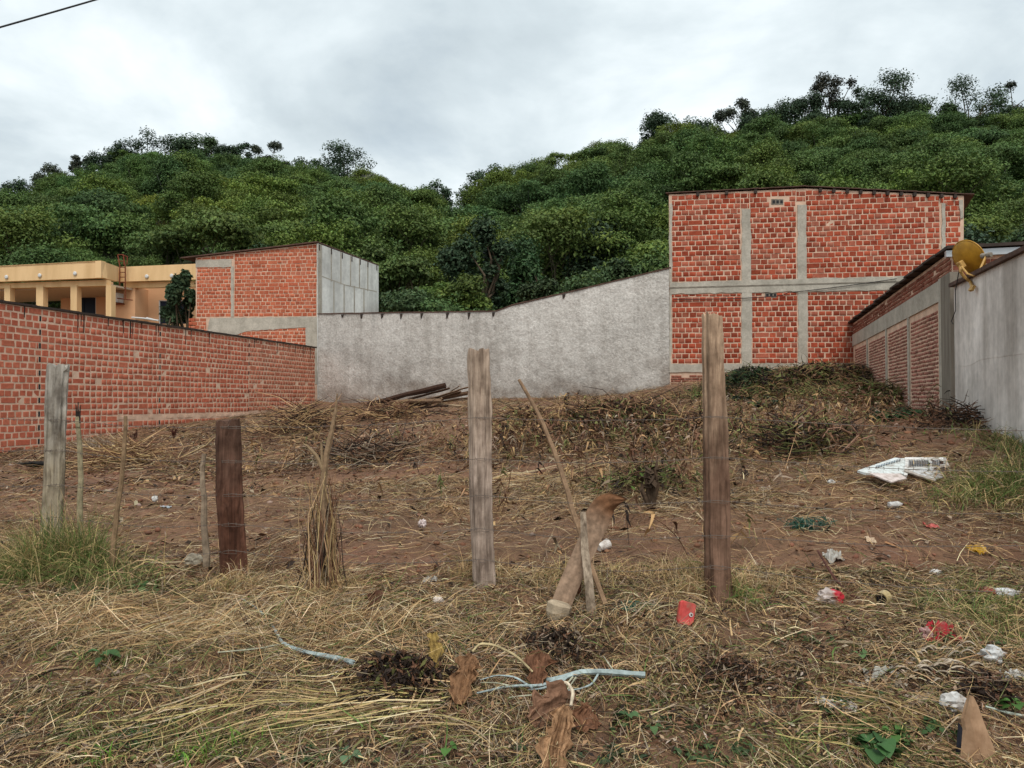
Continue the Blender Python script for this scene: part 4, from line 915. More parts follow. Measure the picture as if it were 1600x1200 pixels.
# ------------------------------------------------------------------ straw, dry grass, leaf litter, clods: what nobody could count
TAN, STRAW, PALE, GREY, BRN, DARK, OLIVE, GREEN, YEL = (np.array(L3(*c)[:3]) for c in ((192, 162, 120), (164, 132, 94), (218, 198, 160), (146, 128, 108), (112, 82, 62), (50, 40, 34), (106, 106, 64), (90, 112, 56), (180, 162, 108)))
R = np.random.default_rng(77)
def pick(n, pal):                                             # pal: [(weight, colour)]
    w = np.array([p[0] for p in pal], float); k = R.choice(len(pal), n, p=w / w.sum())
    c = np.array([p[1] for p in pal])[k]; return c * R.uniform(.7, 1.3, (n, 1)) * (1 + R.uniform(-.06, .06, (n, 3)))
class Blades:
    def __init__(s): s.V = []; s.Q = []; s.C = []; s.n = 0
    def add(s, x, y, Ln, W, th, phi, bend, arc, lift, col, segs=3, tip=.25, follow=True):
        n = len(x); t = np.linspace(0, 1, segs + 1)[None, :]
        dxy = np.stack([np.cos(th), np.sin(th)], 1); pr = np.stack([-np.sin(th), np.cos(th)], 1)
        hl = Ln * np.cos(phi)
        X = x[:, None] + dxy[:, :1] * hl[:, None] * t + pr[:, :1] * (bend * Ln)[:, None] * t * t
        Y = y[:, None] + dxy[:, 1:] * hl[:, None] * t + pr[:, 1:] * (bend * Ln)[:, None] * t * t
        Zt = h(X, Y) if follow else np.repeat(h(x, y)[:, None], segs + 1, 1)
        Z = Zt + lift[:, None] + Ln[:, None] * (np.sin(phi)[:, None] * t - arc[:, None] * t * t)
        Z = np.maximum(Z, h(X, Y) + .002)
        P = np.stack([X, Y, Z], -1); ro = R.uniform(0, math.pi, n)
        wv = np.stack([pr[:, 0] * np.cos(ro), pr[:, 1] * np.cos(ro), np.sin(ro)], 1)
        tw = (W[:, None] * (1 - (1 - tip) * t ** 2) * .5)[:, :, None] * wv[:, None, :]
        V = np.stack([P - tw, P + tw], 2).reshape(n, -1, 3)   # n, 2(segs+1), 3
        k = np.arange(segs) * 2; q = np.stack([k, k + 1, k + 3, k + 2], 1)
        Q = (np.arange(n) * 2 * (segs + 1))[:, None, None] + q[None]
        s.V.append(V.reshape(-1, 3)); s.Q.append(Q.reshape(-1, 4) + s.n); s.C.append(np.repeat(col, 2 * (segs + 1), 0)); s.n += n * 2 * (segs + 1)
    def build(s, name, label, cat):
        o = fast_mesh(name, np.concatenate(s.V), np.concatenate(s.Q), np.clip(np.concatenate(s.C), 0.004, 1), M['veg']); return tag(o, label, cat, kind='stuff')
def gp(px, py): p = ground_at(px, py); return p.x, p.y
def patches(lst):                                             # (px, py, rx, ry, weight) -> world gaussians
    return [(*gp(a[0], a[1]), a[2], a[3], a[4]) for a in lst]
def fieldsum(x, y, pl):
    v = np.zeros_like(x)
    for cx_, cy_, rx, ry, w in pl: v += w * np.exp(-((x - cx_) / rx) ** 2 - ((y - cy_) / ry) ** 2)
    return v
def scatter(n, y0, y1, dens, margin=.74, pad=.5):
    """n points kept with probability dens, spread evenly over the ground between depths y0 and y1"""
    m = int(n * 6); y = np.sqrt(R.uniform(y0 ** 2, y1 ** 2, m)); x = R.uniform(-1, 1, m) * (margin * y + pad)
    okx = (x > np.interp(y, [12, 16.8, 27.9], [-11.5, -10.45, -8.1])) & (x < np.interp(y, [5, 8.3, 12.1, 21.6], [4.9, 5.5, 6.65, 9.5])) & (y < 22.6 + (4.6 - x) * .63 - .15) & ~((x > 4.6) & (y > 21.6))
    p = dens(x, y) * okx; p = p / max(p.max(), 1e-6); k = np.nonzero(R.random(m) < p)[0][:n]; return x[k], y[k]
U_ = lambda a, c, n: R.uniform(a, c, n)
def gauss_pts(pl, n):
    A = np.array(pl); w = A[:, 2] * A[:, 3] * A[:, 4]; k = R.choice(len(A), n, p=w / w.sum()); return A[k, 0] + R.normal(0, .6, n) * A[k, 2], A[k, 1] + R.normal(0, .6, n) * A[k, 3]
BARE = patches([(250, 830, .9, .7, .95), (80, 790, 1.2, 1.0, .6), (420, 800, .8, .5, .75), (640, 860, .7, .4, .75), (1200, 850, .9, .6, .45), (1380, 830, 1.4, .8, .75), (1440, 680, 2.4, 2.0, .85), (1300, 760, 1.0, .8, .6), (690, 690, 2.2, 2.0, .55), (830, 860, .7, .4, .6), (1520, 880, .6, .4, .6), (1180, 1010, .5, .25, .35), (480, 770, .9, .5, .5), (560, 810, .9, .5, .5), (1080, 850, .5, .4, .4), (160, 800, 1.2, .9, .5), (1480, 800, .8, .6, .4), (740, 660, 1.6, 2.0, .4)])
FULL = patches([(470, 690, 1.0, 1.0, 1.0), (590, 720, 1.4, .7, .9), (880, 690, 1.6, 1.4, 1.1), (1000, 700, 1.6, 1.2, 1.0), (1210, 700, 1.4, .9, 1.0), (1000, 780, 1.2, .7, .8), (200, 730, 1.4, .7, 1.0), (640, 760, 1.0, .5, .8), (860, 780, 1.0, .6, .8), (1560, 770, .8, .9, 1.0), (1090, 660, 1.6, 2.0, .8)])
def d_mid(x, y):
    base = .42 + .9 * np.clip(fbm(x * .9, y * .9, 61, 3) + .1, -.3, .6)
    return np.clip(base - .85 * fieldsum(x, y, BARE), .115, 1.2) + .8 * fieldsum(x, y, FULL)
flow = lambda x, y: 5.0 * fbm(x * .55, y * .55, 71, 2)

st = Blades()
# mid and far lot
x, y = scatter(60000, 4.7, 8.5, d_mid); n = len(x)
st.add(x, y, U_(.04, .30, n) * U_(.6, 1.3, n), U_(.0014, .0042, n), flow(x, y) + R.normal(0, 1.5, n), U_(-.05, .40, n), R.normal(0, .14, n), U_(.0, .4, n), U_(.0, .05, n) * (.3 + fieldsum(x, y, FULL)), pick(n, [(2.4, TAN), (3.5, STRAW), (1, PALE), (3, GREY), (4, BRN), (2.5, DARK), (.7, OLIVE)]))
x, y = scatter(60000, 8.5, 27, d_mid); n = len(x)
st.add(x, y, U_(.08, .45, n), U_(.004, .009, n), flow(x, y) + R.normal(0, 1.5, n), U_(-.05, .5, n), R.normal(0, .14, n), U_(.0, .45, n), U_(.0, .10, n) * (.2 + fieldsum(x, y, FULL)), pick(n, [(1.2, TAN), (3, STRAW), (.4, PALE), (2, GREY), (5, BRN), (3.5, DARK), (1, OLIVE)]), segs=2)
# foreground verge: thick mown hay
FG_BARE = patches([(120, 1110, .35, .12, .5), (1190, 1160, .3, .12, .5), (1100, 985, .35, .12, .35), (1230, 1000, .4, .15, .4)])
HAY = patches([(130, 970, .6, .25, .8), (430, 940, .6, .2, .6), (560, 1000, .6, .25, .7), (300, 1000, .6, .2, .5)])
GRN = patches([(200, 1040, .35, .1, 1), (380, 1150, .4, .14, 1.1), (60, 900, .5, .25, .7), (250, 920, .4, .2, .5), (1180, 1170, .4, .15, .7), (1330, 1160, .35, .15, .8), (1560, 950, .4, .3, 1.0), (1000, 1100, .35, .12, .5), (180, 1150, .3, .1, .6)])
def d_fg(x, y): return np.clip(.58 + .95 * fbm(x * 2.6, y * 3.2, 81, 3) - fieldsum(x, y, FG_BARE) + fieldsum(x, y, HAY), .12, 1.3)
x, y = scatter(115000, 2.45, 5.0, d_fg); n = len(x); hv, gv = fieldsum(x, y, HAY), np.clip(fieldsum(x, y, GRN), 0, 1)
c = pick(n, [(3.2, TAN), (3.6, STRAW), (1.5, PALE), (3.4, GREY), (3.4, BRN), (3.2, DARK), (2.6, OLIVE), (.6, GREEN)])
hayc = pick(n, [(4, TAN), (3, STRAW), (2, PALE)]); gc = pick(n, [(3, GREEN), (3, OLIVE), (1.5, YEL)])
c = np.where((R.random(n) < hv * .7)[:, None], hayc, c); c = np.where((R.random(n) < gv * .6)[:, None], gc, c)
st.add(x, y, U_(.02, .19, n) * U_(.6, 1.4, n) * (1 + hv), np.where(R.random(n) < .22, U_(.0032, .0060, n), U_(.0012, .0036, n)), flow(x * 2, y * 2) * 1.2 + R.normal(0, 1.4, n), U_(-.1, .6, n), R.normal(0, .26, n), U_(.0, .7, n), U_(.0, .045, n) * (.6 + hv), c)
x, y = scatter(3200, 2.45, 5.2, d_fg); n = len(x)
st.add(x, y, U_(.06, .22, n), U_(.005, .011, n), U_(0, 6.28, n), U_(-.1, .4, n), R.normal(0, .2, n), U_(.1, .8, n), U_(.0, .03, n), pick(n, [(3, GREY), (3, BRN), (2, DARK), (2, TAN), (2, OLIVE), (1, GREEN)]), segs=4, tip=.2)
st.build('straw', 'dry cut grass and straw strewn over the lot and the verge', 'straw')

# leaf litter: small curled dead leaves and chips
def litter(n, y0, y1, dens, s0, s1, pal, lift):
    x, y = scatter(n, y0, y1, dens); n = len(x); s = U_(s0, s1, n); a = U_(0, 6.28, n); tl = U_(-.6, .6, n); z = h(x, y) + U_(.004, lift, n)
    d = np.stack([np.cos(a) * np.cos(tl), np.sin(a) * np.cos(tl), np.sin(tl)], 1); e = np.stack([-np.sin(a), np.cos(a), U_(-.6, .6, n)], 1); P = np.stack([x, y, z], 1)
    up = np.array([0, 0, 1.0]); w = (s * U_(.12, .45, n))[:, None]; s = s[:, None]
    V = np.stack([P - d * s, P - e * w + up * s * U_(.0, .5, (n))[:, None], P + d * s + up * s * U_(0, .4, n)[:, None], P + e * w + up * s * U_(.0, .5, n)[:, None], P], 1)
    Q = np.array([[0, 1, 4], [1, 2, 4], [2, 3, 4], [3, 0, 4]])
    return V.reshape(-1, 3), ((np.arange(n) * 5)[:, None, None] + Q[None]).reshape(-1, 3), np.repeat(pick(n, pal), 5, 0)
A1 = litter(15000, 2.45, 5.0, d_fg, .006, .026, [(3, BRN), (3, DARK), (1.5, GREY), (1, STRAW), (.7, OLIVE)], .03)
A2 = litter(14000, 5.0, 20, d_mid, .015, .05, [(3, BRN), (4, DARK), (1.5, GREY), (1, STRAW)], .05)
BIGL = patches([(1150, 1080, .45, .2, 1), (1330, 1050, .4, .2, 1), (1480, 1080, .3, .2, 1.2), (1250, 1130, .4, .15, .7), (1050, 1150, .4, .15, .5)])
_sc = scatter; scatter = lambda n, y0, y1, dens: gauss_pts(BIGL, n)
A3 = litter(2600, 2.5, 5, None, .006, .024, [(4, BRN), (3, DARK), (2, np.array(L3(150, 126, 102)[:3])), (.5, np.array(L3(178, 162, 142)[:3])), (2, OLIVE)], .04); scatter = _sc
A1 = tuple(np.concatenate([a, b_ + (len(A1[0]) if i == 1 else 0)]) for i, (a, b_) in enumerate(zip(A1, A3)))
Q2 = A2[1] + len(A1[0])
tag(fast_mesh('leaf_litter', np.concatenate([A1[0], A2[0]]), np.concatenate([A1[1], Q2]), np.concatenate([A1[2], A2[2]]), M['veg']), 'small dead leaves and chips scattered among the straw', 'leaf litter', kind='stuff')
# clods and small stones
x, y = scatter(5000, 2.5, 20, lambda x, y: 1.3 / y ** .8 + 0 * x); n = len(x); s = U_(.006, .03, n) * np.interp(y, [2.5, 12], [.55, 1.7])
bm = bmesh.new(); bmesh.ops.create_icosphere(bm, subdivisions=1, radius=1); IV = np.array([q.co[:] for q in bm.verts]); IF = np.array([[q.index for q in f.verts] for f in bm.faces]); bm.free()
V = IV[None] * (1 + R.uniform(-.3, .3, (n, len(IV), 1))) * s[:, None, None] * np.stack([U_(.7, 1.4, n), U_(.7, 1.4, n), U_(.4, .8, n)], 1)[:, None, :] + np.stack([x, y, h(x, y) + s * .15], 1)[:, None, :]
tag(fast_mesh('soil_clods', V.reshape(-1, 3), ((np.arange(n) * len(IV))[:, None, None] + IF[None]).reshape(-1, 3), np.repeat(pick(n, [(5, np.array(L3(122, 84, 64)[:3])), (2, np.array(L3(100, 72, 58)[:3])), (.5, np.array(L3(150, 130, 116)[:3]))]), len(IV), 0), M['soil_c'] if 'soil_c' in M else M['veg']), 'reddish soil clods and pebbles scattered over the lot', 'clods', kind='stuff')

# growing grass: tufts that stand
gr = Blades()
def tufts(pl, n, y_lo, y_hi, L0, L1, W, pal, ph=(.7, 1.45), arc=(.2, .9)):
    x, y = gauss_pts(pl, n); k = (y > y_lo) & (y < y_hi) & (x < np.interp(y, [5, 8.3, 12.1, 21.6], [4.9, 5.5, 6.65, 9.5])); x, y = x[k], y[k]; n = len(x)
    gr.add(x, y, U_(L0, L1, n), W * U_(.6, 1.3, n), U_(0, 6.28, n), U_(*ph, n), R.normal(0, .15, n), U_(*arc, n), np.zeros(n), pick(n, pal), segs=4, tip=.12, follow=False)
GRP = [(3, GREEN), (2.5, OLIVE), (1.5, YEL), (1.5, TAN)]
tufts(patches([(100, 905, .30, .16, 1.0), (40, 900, .4, .2, .8), (150, 900, .14, .1, .8), (180, 925, .2, .1, .5)]), 2600, 3.9, 6, .14, .60, .0042, GRP)
tufts(patches([(95, 897, .12, .07, 1.0), (140, 890, .10, .07, .8), (60, 900, .15, .08, .7)]), 900, 3.9, 6, .30, .75, .0042, GRP, ph=(1.0, 1.5), arc=(.15, .6))
tufts(patches([(750, 900, .10, .05, 1.0), (1122, 932, .11, .05, 1), (1090, 930, .2, .05, .8), (368, 922, .12, .05, .8), (510, 930, .12, .05, 1), (1200, 930, .25, .06, .6), (900, 930, .2, .06, .5)]), 900, 3.9, 6, .15, .42, .0028, [(1, OLIVE), (4, TAN), (3, STRAW), (1, PALE)], ph=(.9, 1.5))
tufts(patches([(10, 890, .3, .15, 1)]), 700, 3.9, 6, .12, .34, .004, [(3, YEL), (3, TAN), (1, OLIVE)])
tufts(patches([(1570, 762, .35, .30, 1.0), (1610, 770, .4, .4, 1.0), (1520, 784, .35, .18, .6), (1610, 710, .3, .8, .5), (1500, 770, .25, .15, .4)]), 3600, 5, 11, .12, .44, .0065, [(3, GREEN), (3, OLIVE), (1.5, YEL), (1, TAN)])
tufts(patches([(1550, 960, .3, .15, 1.0), (1520, 930, .15, .1, .8), (1590, 1000, .2, .2, .8)]), 800, 3.2, 5, .08, .30, .0035, [(2, GREEN), (2, OLIVE), (1, YEL), (2, TAN)])
tufts(patches([(750, 895, .2, .1, 1.0), (1120, 930, .22, .12, 1), (1050, 900, .4, .15, .8), (370, 925, .25, .1, .7), (510, 925, .25, .1, .7), (870, 905, .3, .15, .5)]), 2800, 3.9, 6, .07, .30, .003, [(1, OLIVE), (1.2, YEL), (4, TAN), (2, STRAW)])
tufts(patches([(1150, 940, .1, .05, 1.0)]), 140, 3.9, 5.4, .14, .34, .006, [(3, GREEN), (1, YEL)])
tufts(patches([(310, 1190, .10, .05, 1.0), (365, 1175, .07, .05, 1), (150, 1195, .1, .04, .6)]), 190, 2.5, 3.4, .06, .17, .006, [(3, np.array(L3(100, 134, 52)[:3])), (1, YEL), (1, OLIVE)])
tufts(GRN, 2600, 2.5, 5.0, .03, .10, .003, [(3, GREEN), (3, OLIVE), (1, YEL)], ph=(.2, 1.2))
tufts(patches([(1170, 605, 1.1, .8, .8), (1250, 600, 2.0, .9, 1.0), (1340, 615, 1.6, .8, 1.0), (1400, 645, .7, .7, .8), (1100, 620, .8, .6, .5)]), 8000, 14, 24, .25, .8, .016, [(2.2, OLIVE), (1.0, GREEN), (2.5, BRN), (2, STRAW), (2.5, DARK)], ph=(.3, 1.3), arc=(.3, 1.0))
tufts(patches([(1290, 700, .8, .6, .6), (960, 760, 1.0, .6, .6), (1130, 690, 1.0, 1.2, .4), (1000, 670, 1.4, 1.2, .7)]), 2600, 7, 18, .12, .40, .008, [(2, OLIVE), (1, GREEN), (3, STRAW), (2, BRN)], ph=(.3, 1.2))
tufts(patches([(142, 700, .35, .25, 1)]), 500, 6, 18, .2, .6, .010, [(3, GREY), (2, np.array(L3(170, 150, 130)[:3]))])
gr.build('grass', 'green and half dry grass tufts growing along the fence and the walls', 'grass')
dw = Blades(); wx, wy = gauss_pts(patches([(860, 690, 1.8, 1.6, 1), (1000, 690, 1.8, 1.6, 1), (1180, 690, 1.6, 1.4, .8), (960, 760, 1.2, .7, .8), (620, 700, 1.6, 1.2, .5), (1050, 850, .7, .4, .4), (1250, 660, 1.6, 2.0, .6), (460, 730, 1.0, .7, .4)]), 1300); n = len(wx); Lw = U_(.15, .55, n)
tw_, ph_ = U_(0, 6.28, n), U_(.9, 1.5, n); cw_ = pick(n, [(4, BRN), (1.2, DARK), (2, STRAW), (1.5, OLIVE), (1, GREY)])
dw.add(wx, wy, Lw, U_(.006, .012, n), tw_, ph_, R.normal(0, .12, n), U_(0, .25, n), np.zeros(n), cw_, segs=4, tip=.4, follow=False)
for q in range(7):
    t_ = U_(.35, 1.0, n); dw.add(wx + np.cos(tw_) * np.cos(ph_) * Lw * t_, wy + np.sin(tw_) * np.cos(ph_) * Lw * t_, U_(.04, .10, n), U_(.012, .03, n), U_(0, 6.28, n), U_(-.9, .5, n), R.normal(0, .3, n), U_(.2, .9, n), Lw * np.sin(ph_) * t_, cw_ * U_(.7, 1.3, n)[:, None], segs=2, tip=.2, follow=False)
dw.build('dead_weeds', 'thin upright dead weeds with wilted leaves standing over the back half of the lot', 'dead weeds')
# low broad leaved weeds: many small leaflets
wv = []
for (px, py, rx, ry, nn, s, base) in [(1180, 622, 50, 16, 1600, .045, (.035, .05, .025)), (1395, 648, 40, 10, 1400, .04, (.04, .07, .025)), (150, 935, 45, 14, 260, .022, (.06, .11, .035)), (225, 925, 20, 10, 120, .02, (.06, .11, .035)),
                                (1250, 1000, 60, 14, 120, .014, (.07, .10, .035)), (330, 1070, 60, 18, 260, .010, (.06, .10, .04)), (1330, 1105, 50, 12, 160, .014, (.06, .10, .035)), (640, 1010, 60, 14, 130, .010, (.06, .10, .04)), (1020, 1120, 60, 24, 200, .012, (.05, .085, .03)), (900, 1180, 120, 18, 260, .012, (.05, .075, .035)), (1110, 1180, 60, 15, 160, .012, (.05, .08, .03)), (450, 990, 40, 20, 160, .012, (.08, .13, .04)), (700, 1000, 50, 12, 120, .012, (.07, .11, .04)), (1500, 1010, 60, 20, 200, .014, (.06, .11, .035)), (1430, 1150, 90, 20, 260, .015, (.055, .10, .03)), (250, 1160, 120, 25, 300, .012, (.06, .10, .035)), (60, 1130, 60, 25, 200, .011, (.055, .085, .04)), (520, 1180, 80, 15, 180, .012, (.055, .09, .035))]:
    L = []
    for k in range(14):
        p = ground_at(px + R.uniform(-rx, rx), min(py + R.uniform(-ry, ry), 1230)); L.append((p.x, p.y, p.z + s * .8, s * 3.2, s * 3.2, s * 1.4))
    wv.append(leaves_on(L, nn, s, R, base, up=1.0, aspect=.7))
o = 0; VV, QQ, CC = [], [], []
for V, Q, C in wv: VV.append(V); QQ.append(Q + o); CC.append(C); o += len(V)
tag(fast_mesh('weeds', np.concatenate(VV), np.concatenate(QQ), np.concatenate(CC), M['leaf']), 'low green weeds sprouting between the straw', 'weeds', kind='stuff')

# ------------------------------------------------------------------ fence posts and stakes
def wood_col(base, n): return np.array(base)[None, :] * np.random.uniform(.9, 1.1, (n, 1))
def post(px0, y0, px1, y1, D, w0, w1, col, col2, label, name='fence_post', ratio=.8, sides=28, sq=.55, seed=0, cat='fence post', group='posts of the wire fence', tilt=0.0, chip=None, split=False):
    r = np.random.default_rng(seed); p0, p1 = at(px0, y0, D), at(px1, y1, D + .02)
    z0 = hz(p1.x, D); m = 26; V = []; a = np.linspace(0, 2 * math.pi, sides, endpoint=False)
    q = (np.abs(np.cos(a)) ** 8 + np.abs(np.sin(a)) ** 8) ** (-1 / 8) * sq + (1 - sq)
    lumps = r.uniform(.93, 1.05, sides); C = []; crack = (r.random(sides) < .22); cr0, cr1 = r.uniform(0, .6, sides), r.uniform(.4, 1.0, sides)
    for i in range(m + 1):
        t = i / m; z = (z0 - .25) * (1 - t) + p0.z * t; tt = max(0, (z - p1.z) / (p0.z - p1.z))
        cx_ = p1.x + (p0.x - p1.x) * tt + .006 * math.sin(4 * t + seed) + .003 * math.sin(11 * t + 2 * seed); w = (w1 + (w0 - w1) * tt) / F * D / 2
        rr = w * q * lumps * (1 + r.uniform(-.045, .045, sides)) * (1 + .035 * math.sin(t * 7 + seed) + .012 * math.sin(t * 23 + 3 * seed)) * np.where(crack & (t > cr0) & (t < np.maximum(cr1, cr0 + .2)), .86, 1.0)
        zj = np.zeros(sides)
        if i == m: zj = np.where(crack, -.03, 0) + r.uniform(-.010, .004, sides) + tilt * np.cos(a) * w
        V.append(np.stack([cx_ + rr * np.cos(a + .4), D + rr * ratio * np.sin(a + .4), z + zj], 1))
        mixc = np.clip((tt - .45) * 3 + r.uniform(-.25, .25, sides), 0, 1)[:, None]; C.append(np.array(col2) * (1 - mixc) + np.array(col) * mixc)
    tc_ = V[-1].mean(0); V.append(tc_[None] + np.array([[0, 0, -.004]])); C.append(np.array([col]) * .8)
    V = np.concatenate(V); C = np.concatenate(C)
    Fc = [(i * sides + k, i * sides + (k + 1) % sides, (i + 1) * sides + (k + 1) % sides, (i + 1) * sides + k) for i in range(m) for k in range(sides)] + [(m * sides + k, m * sides + (k + 1) % sides, (m + 1) * sides) for k in range(sides)]
    b = MB(); b.add(V, Fc, C); o = b.build(name, M['wood'], loc=(p1.x, D, z0)); return tag(o, label, cat, group)
G1, G2 = L3(150, 138, 124)[:3], L3(136, 118, 98)[:3]
POSTS = [(92, 5.35), (362, 4.9), (751, 4.8), (1117, 4.4)]
post(92, 568, 80, 880, 5.35, 31, 31, L3(158, 152, 142)[:3], L3(146, 134, 114)[:3], 'weathered grey square fence post standing in green grass at the far left', seed=1, sq=.8)
post(356, 655, 368, 922, 4.9, 36, 44, L3(94, 70, 58)[:3], L3(98, 66, 52)[:3], 'short thick dark brown fence post with a jagged top', seed=2, sq=.35, tilt=.1)
post(747, 545, 756, 900, 4.8, 31, 33, L3(176, 156, 138)[:3], L3(166, 148, 134)[:3], 'grey brown squared fence post in front of the plastered wall', seed=3, sq=.8)
post(1111, 491, 1124, 932, 4.4, 28, 37, L3(170, 144, 120)[:3], L3(116, 90, 74)[:3], 'tallest fence post, tan above and dark brown below, in front of the tall brick house', seed=4, sq=.75, tilt=-.2)
def stick(pts, rad, col, label, cat, group=None, name='stake', n=7, D=None, jit=.12):
    P = [at(p[0], p[1], p[2] if len(p) > 2 else D) for p in pts]
    m = 14; Q = []
    A = np.array([tuple(p) for p in P]); s = np.linspace(0, len(A) - 1, m)
    for k in range(3): Q.append(np.interp(s, np.arange(len(A)), A[:, k]))
    Q = np.stack(Q, 1) + np.random.normal(0, .0025, (m, 3)); rr = np.interp(s, np.linspace(0, len(A) - 1, len(rad)), rad)
    b = MB(); b.tube(Q, rr, n, np.array(col)[None, :] * np.random.uniform(.75, 1.2, (m, 1)), jit=jit)
    o = b.build(name, M['stick'], loc=tuple(Q[0])); return tag(o, label, cat, group)
st_g = 'thin stakes of the wire fence'
GS = L3(148, 130, 106)[:3]
o = stick([(127, 850, 5.3), (125, 740, 5.3), (123, 672, 5.3), (121, 650, 5.3)], [.021, .018, .016, .014], L3(152, 140, 112)[:3], 'straight pale stake with a splintered blackened top beside the grey square post', 'stake', st_g)
for k, (a, c) in enumerate(((118.5, 632), (122, 628), (125.5, 633))):
    p, q = at(121 + k, 672, 5.3), at(a, c, 5.3); b = MB(); b.tube([p, (p + q) / 2, q], [.009, .007, .003], 5, (.035, .027, .022)); b.build('splinter', M['stick'], o)
stick([(175, 885, 5.0), (178, 840, 5.0), (186, 775, 5.02), (193, 720, 5.03), (196, 650, 5.05)], [.020, .017, .016, .015, .011], L3(134, 110, 84)[:3], 'crooked brown stake leaning between the pale stake and the dark post', 'stake', st_g)
stick([(322, 885, 5.0), (319, 800, 5.0), (316, 740, 5.0), (318, 709, 5.0)], [.024, .020, .017, .015], L3(150, 132, 112)[:3], 'short grey weathered stake just left of the dark brown post', 'stake', st_g)
# forked stake wrapped in dry stalks
fk = empty('forked_stake', ground_at(505, 925), 'forked stake bundled in dry stalks between the dark post and the middle post', 'stake', st_g)
Df = fk.location.y
def part_tube(name, pts, rad, col, par, n=6): b = MB(); b.tube([at(p[0], p[1], Df) for p in pts], rad, n, col, jit=.1); return b.build(name, M['stick'], par)
part_tube('stem', [(507, 930), (506, 830), (505, 755), (510, 710), (517, 680), (524, 645), (527, 615)], [.022, .022, .02, .018, .015, .010, .004], L3(142, 118, 92)[:3], fk)
part_tube('branch', [(506, 735), (494, 712), (480, 697), (474, 694)], [.013, .012, .009, .006], L3(146, 124, 96)[:3], fk)
part_tube('branch', [(506, 740), (503, 715), (502, 690)], [.011, .009, .006], L3(146, 124, 96)[:3], fk)
b = MB()
for k in range(190):
    a = random.uniform(-1, 1); x0, x1 = 507 + a * 30 + random.gauss(0, 7), 506 + a * 15 + random.gauss(0, 9); y1 = random.uniform(735, 905); dd = random.uniform(-.09, .07)
    P = [at(x0 + random.uniform(-9, 9), 935, Df + dd), at((x0 + x1) / 2 + random.uniform(-8, 8), (935 * 2 + y1) / 3, Df + dd * .9), at((x0 + 2 * x1) / 3 + random.uniform(-9, 9), (935 + 2 * y1) / 3, Df + dd * .7), at(x1 + random.gauss(0, 8), y1 + random.uniform(-6, 10), Df + dd * .5)]
    b.tube(P, [.0036, .003, .0024, .0012], 4, pick(1, [(3, STRAW), (2, TAN), (3, BRN), (2, DARK), (1, GREY)])[0], cap=False)
tag(b.build('dry_stalks', M['veg'], fk), kind='stuff')
stick([(495, 920, 4.62), (515, 880, 4.66), (524, 845, 4.7), (522, 810, 4.74)], [.010, .010, .008, .005], L3(168, 140, 102)[:3], 'pale bent stalk leaning against the bundled forked stake', 'stalk', name='bent_stalk')
stick([(945, 946, 4.25), (918, 870, 4.42), (893, 790, 4.6), (868, 710, 4.75), (845, 655, 4.85), (811, 593, 5.0)], [.015, .017, .017, .015, .013, .011], L3(136, 110, 86)[:3], 'long crooked stick leaning left and caught on the wires right of the middle post', 'stick', name='leaning_stick')
b = MB(); P = [at(925, 965, 4.18), at(920, 910, 4.26), at(914, 860, 4.34), at(911, 800, 4.42)]
b.tube(P, [.026, .024, .022, .016], 4, np.array([L3(150, 134, 116)[:3]] * 4), flat=.35); tag(b.build('flat_stake', M['wood'], loc=tuple(P[0])), 'flat grey lath standing upright between the crooked stick and the curved sheath', 'lath')
b = MB(); P = [at(899, 945, 4.5), at(901, 900, 4.52), at(904, 862, 4.55)]; b.tube(P, [.03, .03, .028], 6, np.array([L3(96, 58, 42)[:3]] * 3)); tag(b.build('stump', M['wood'], loc=tuple(P[0])), 'short dark stub of wood behind the flat lath', 'stump')
# curved palm sheath with its cut foot
ps = empty('palm_sheath', ground_at(880, 962), 'curved woody palm sheath bent to the right with a pale cut foot and pointed tip', 'palm sheath')
path = [at(872, 958, 4.22), at(888, 915, 4.28), at(908, 872, 4.36), at(925, 835, 4.42), at(935, 805, 4.46), at(945, 788, 4.47), at(960, 781, 4.45), at(979, 780, 4.42)]
wid = [.064, .066, .066, .072, .088, .076, .042, .004]
A = np.array([tuple(p) for p in path]); s = np.linspace(0, 7, 26); cn = np.stack([np.interp(s, np.arange(8), A[:, k]) for k in range(3)], 1)
for _ in range(3): cn[1:-1] = (cn[:-2] + 2 * cn[1:-1] + cn[2:]) / 4
ww = np.interp(s, np.arange(8), wid); T = np.gradient(cn, axis=0); T /= np.linalg.norm(T, axis=1)[:, None]
view = cn - np.array([0, 0, CAMZ]); view /= np.linalg.norm(view, axis=1)[:, None]; Bn = np.cross(T, view); Bn /= np.linalg.norm(Bn, axis=1)[:, None]; Nn = np.cross(Bn, T)
def sheath(off):
    G = np.zeros((26, 11, 3))
    for i in range(26):
        for k in range(11):
            v = (k - 5) / 5; G[i, k] = cn[i] + Bn[i] * (ww[i] * .86 * v) + Nn[i] * (off + ww[i] * .30 * abs(v) ** 1.2 + .004 * math.sin(7 * v + i * .7))
    return G
G = np.concatenate([sheath(0), sheath(.007)[::-1]]); G = np.concatenate([G, G[:1]])
cc = np.array([L3(138, 114, 94)[:3]] * 26 * 11).reshape(26, 11, 3); tq = np.clip((s - 3.4) / 1.5, 0, 1)[:, None, None]; cc = cc * (1 - tq) + np.array(L3(112, 78, 54)[:3]) * tq; cc = cc * np.random.uniform(.85, 1.15, cc.shape[:2] + (1,))
b = MB(); b.grid(G, np.concatenate([cc, cc[::-1], cc[:1]]).reshape(-1, 3)); b.build('sheath', M['stick'], ps, smooth=True)
b = MB(); c0 = at(872, 955, 4.20); b.lathe([(.05, -.05), (.068, -.01), (.070, .035), (.052, .05)], c0, (.25, .1, 1), 9, L3(172, 154, 130)[:3]); b.build('cut_foot', M['stone'], ps)

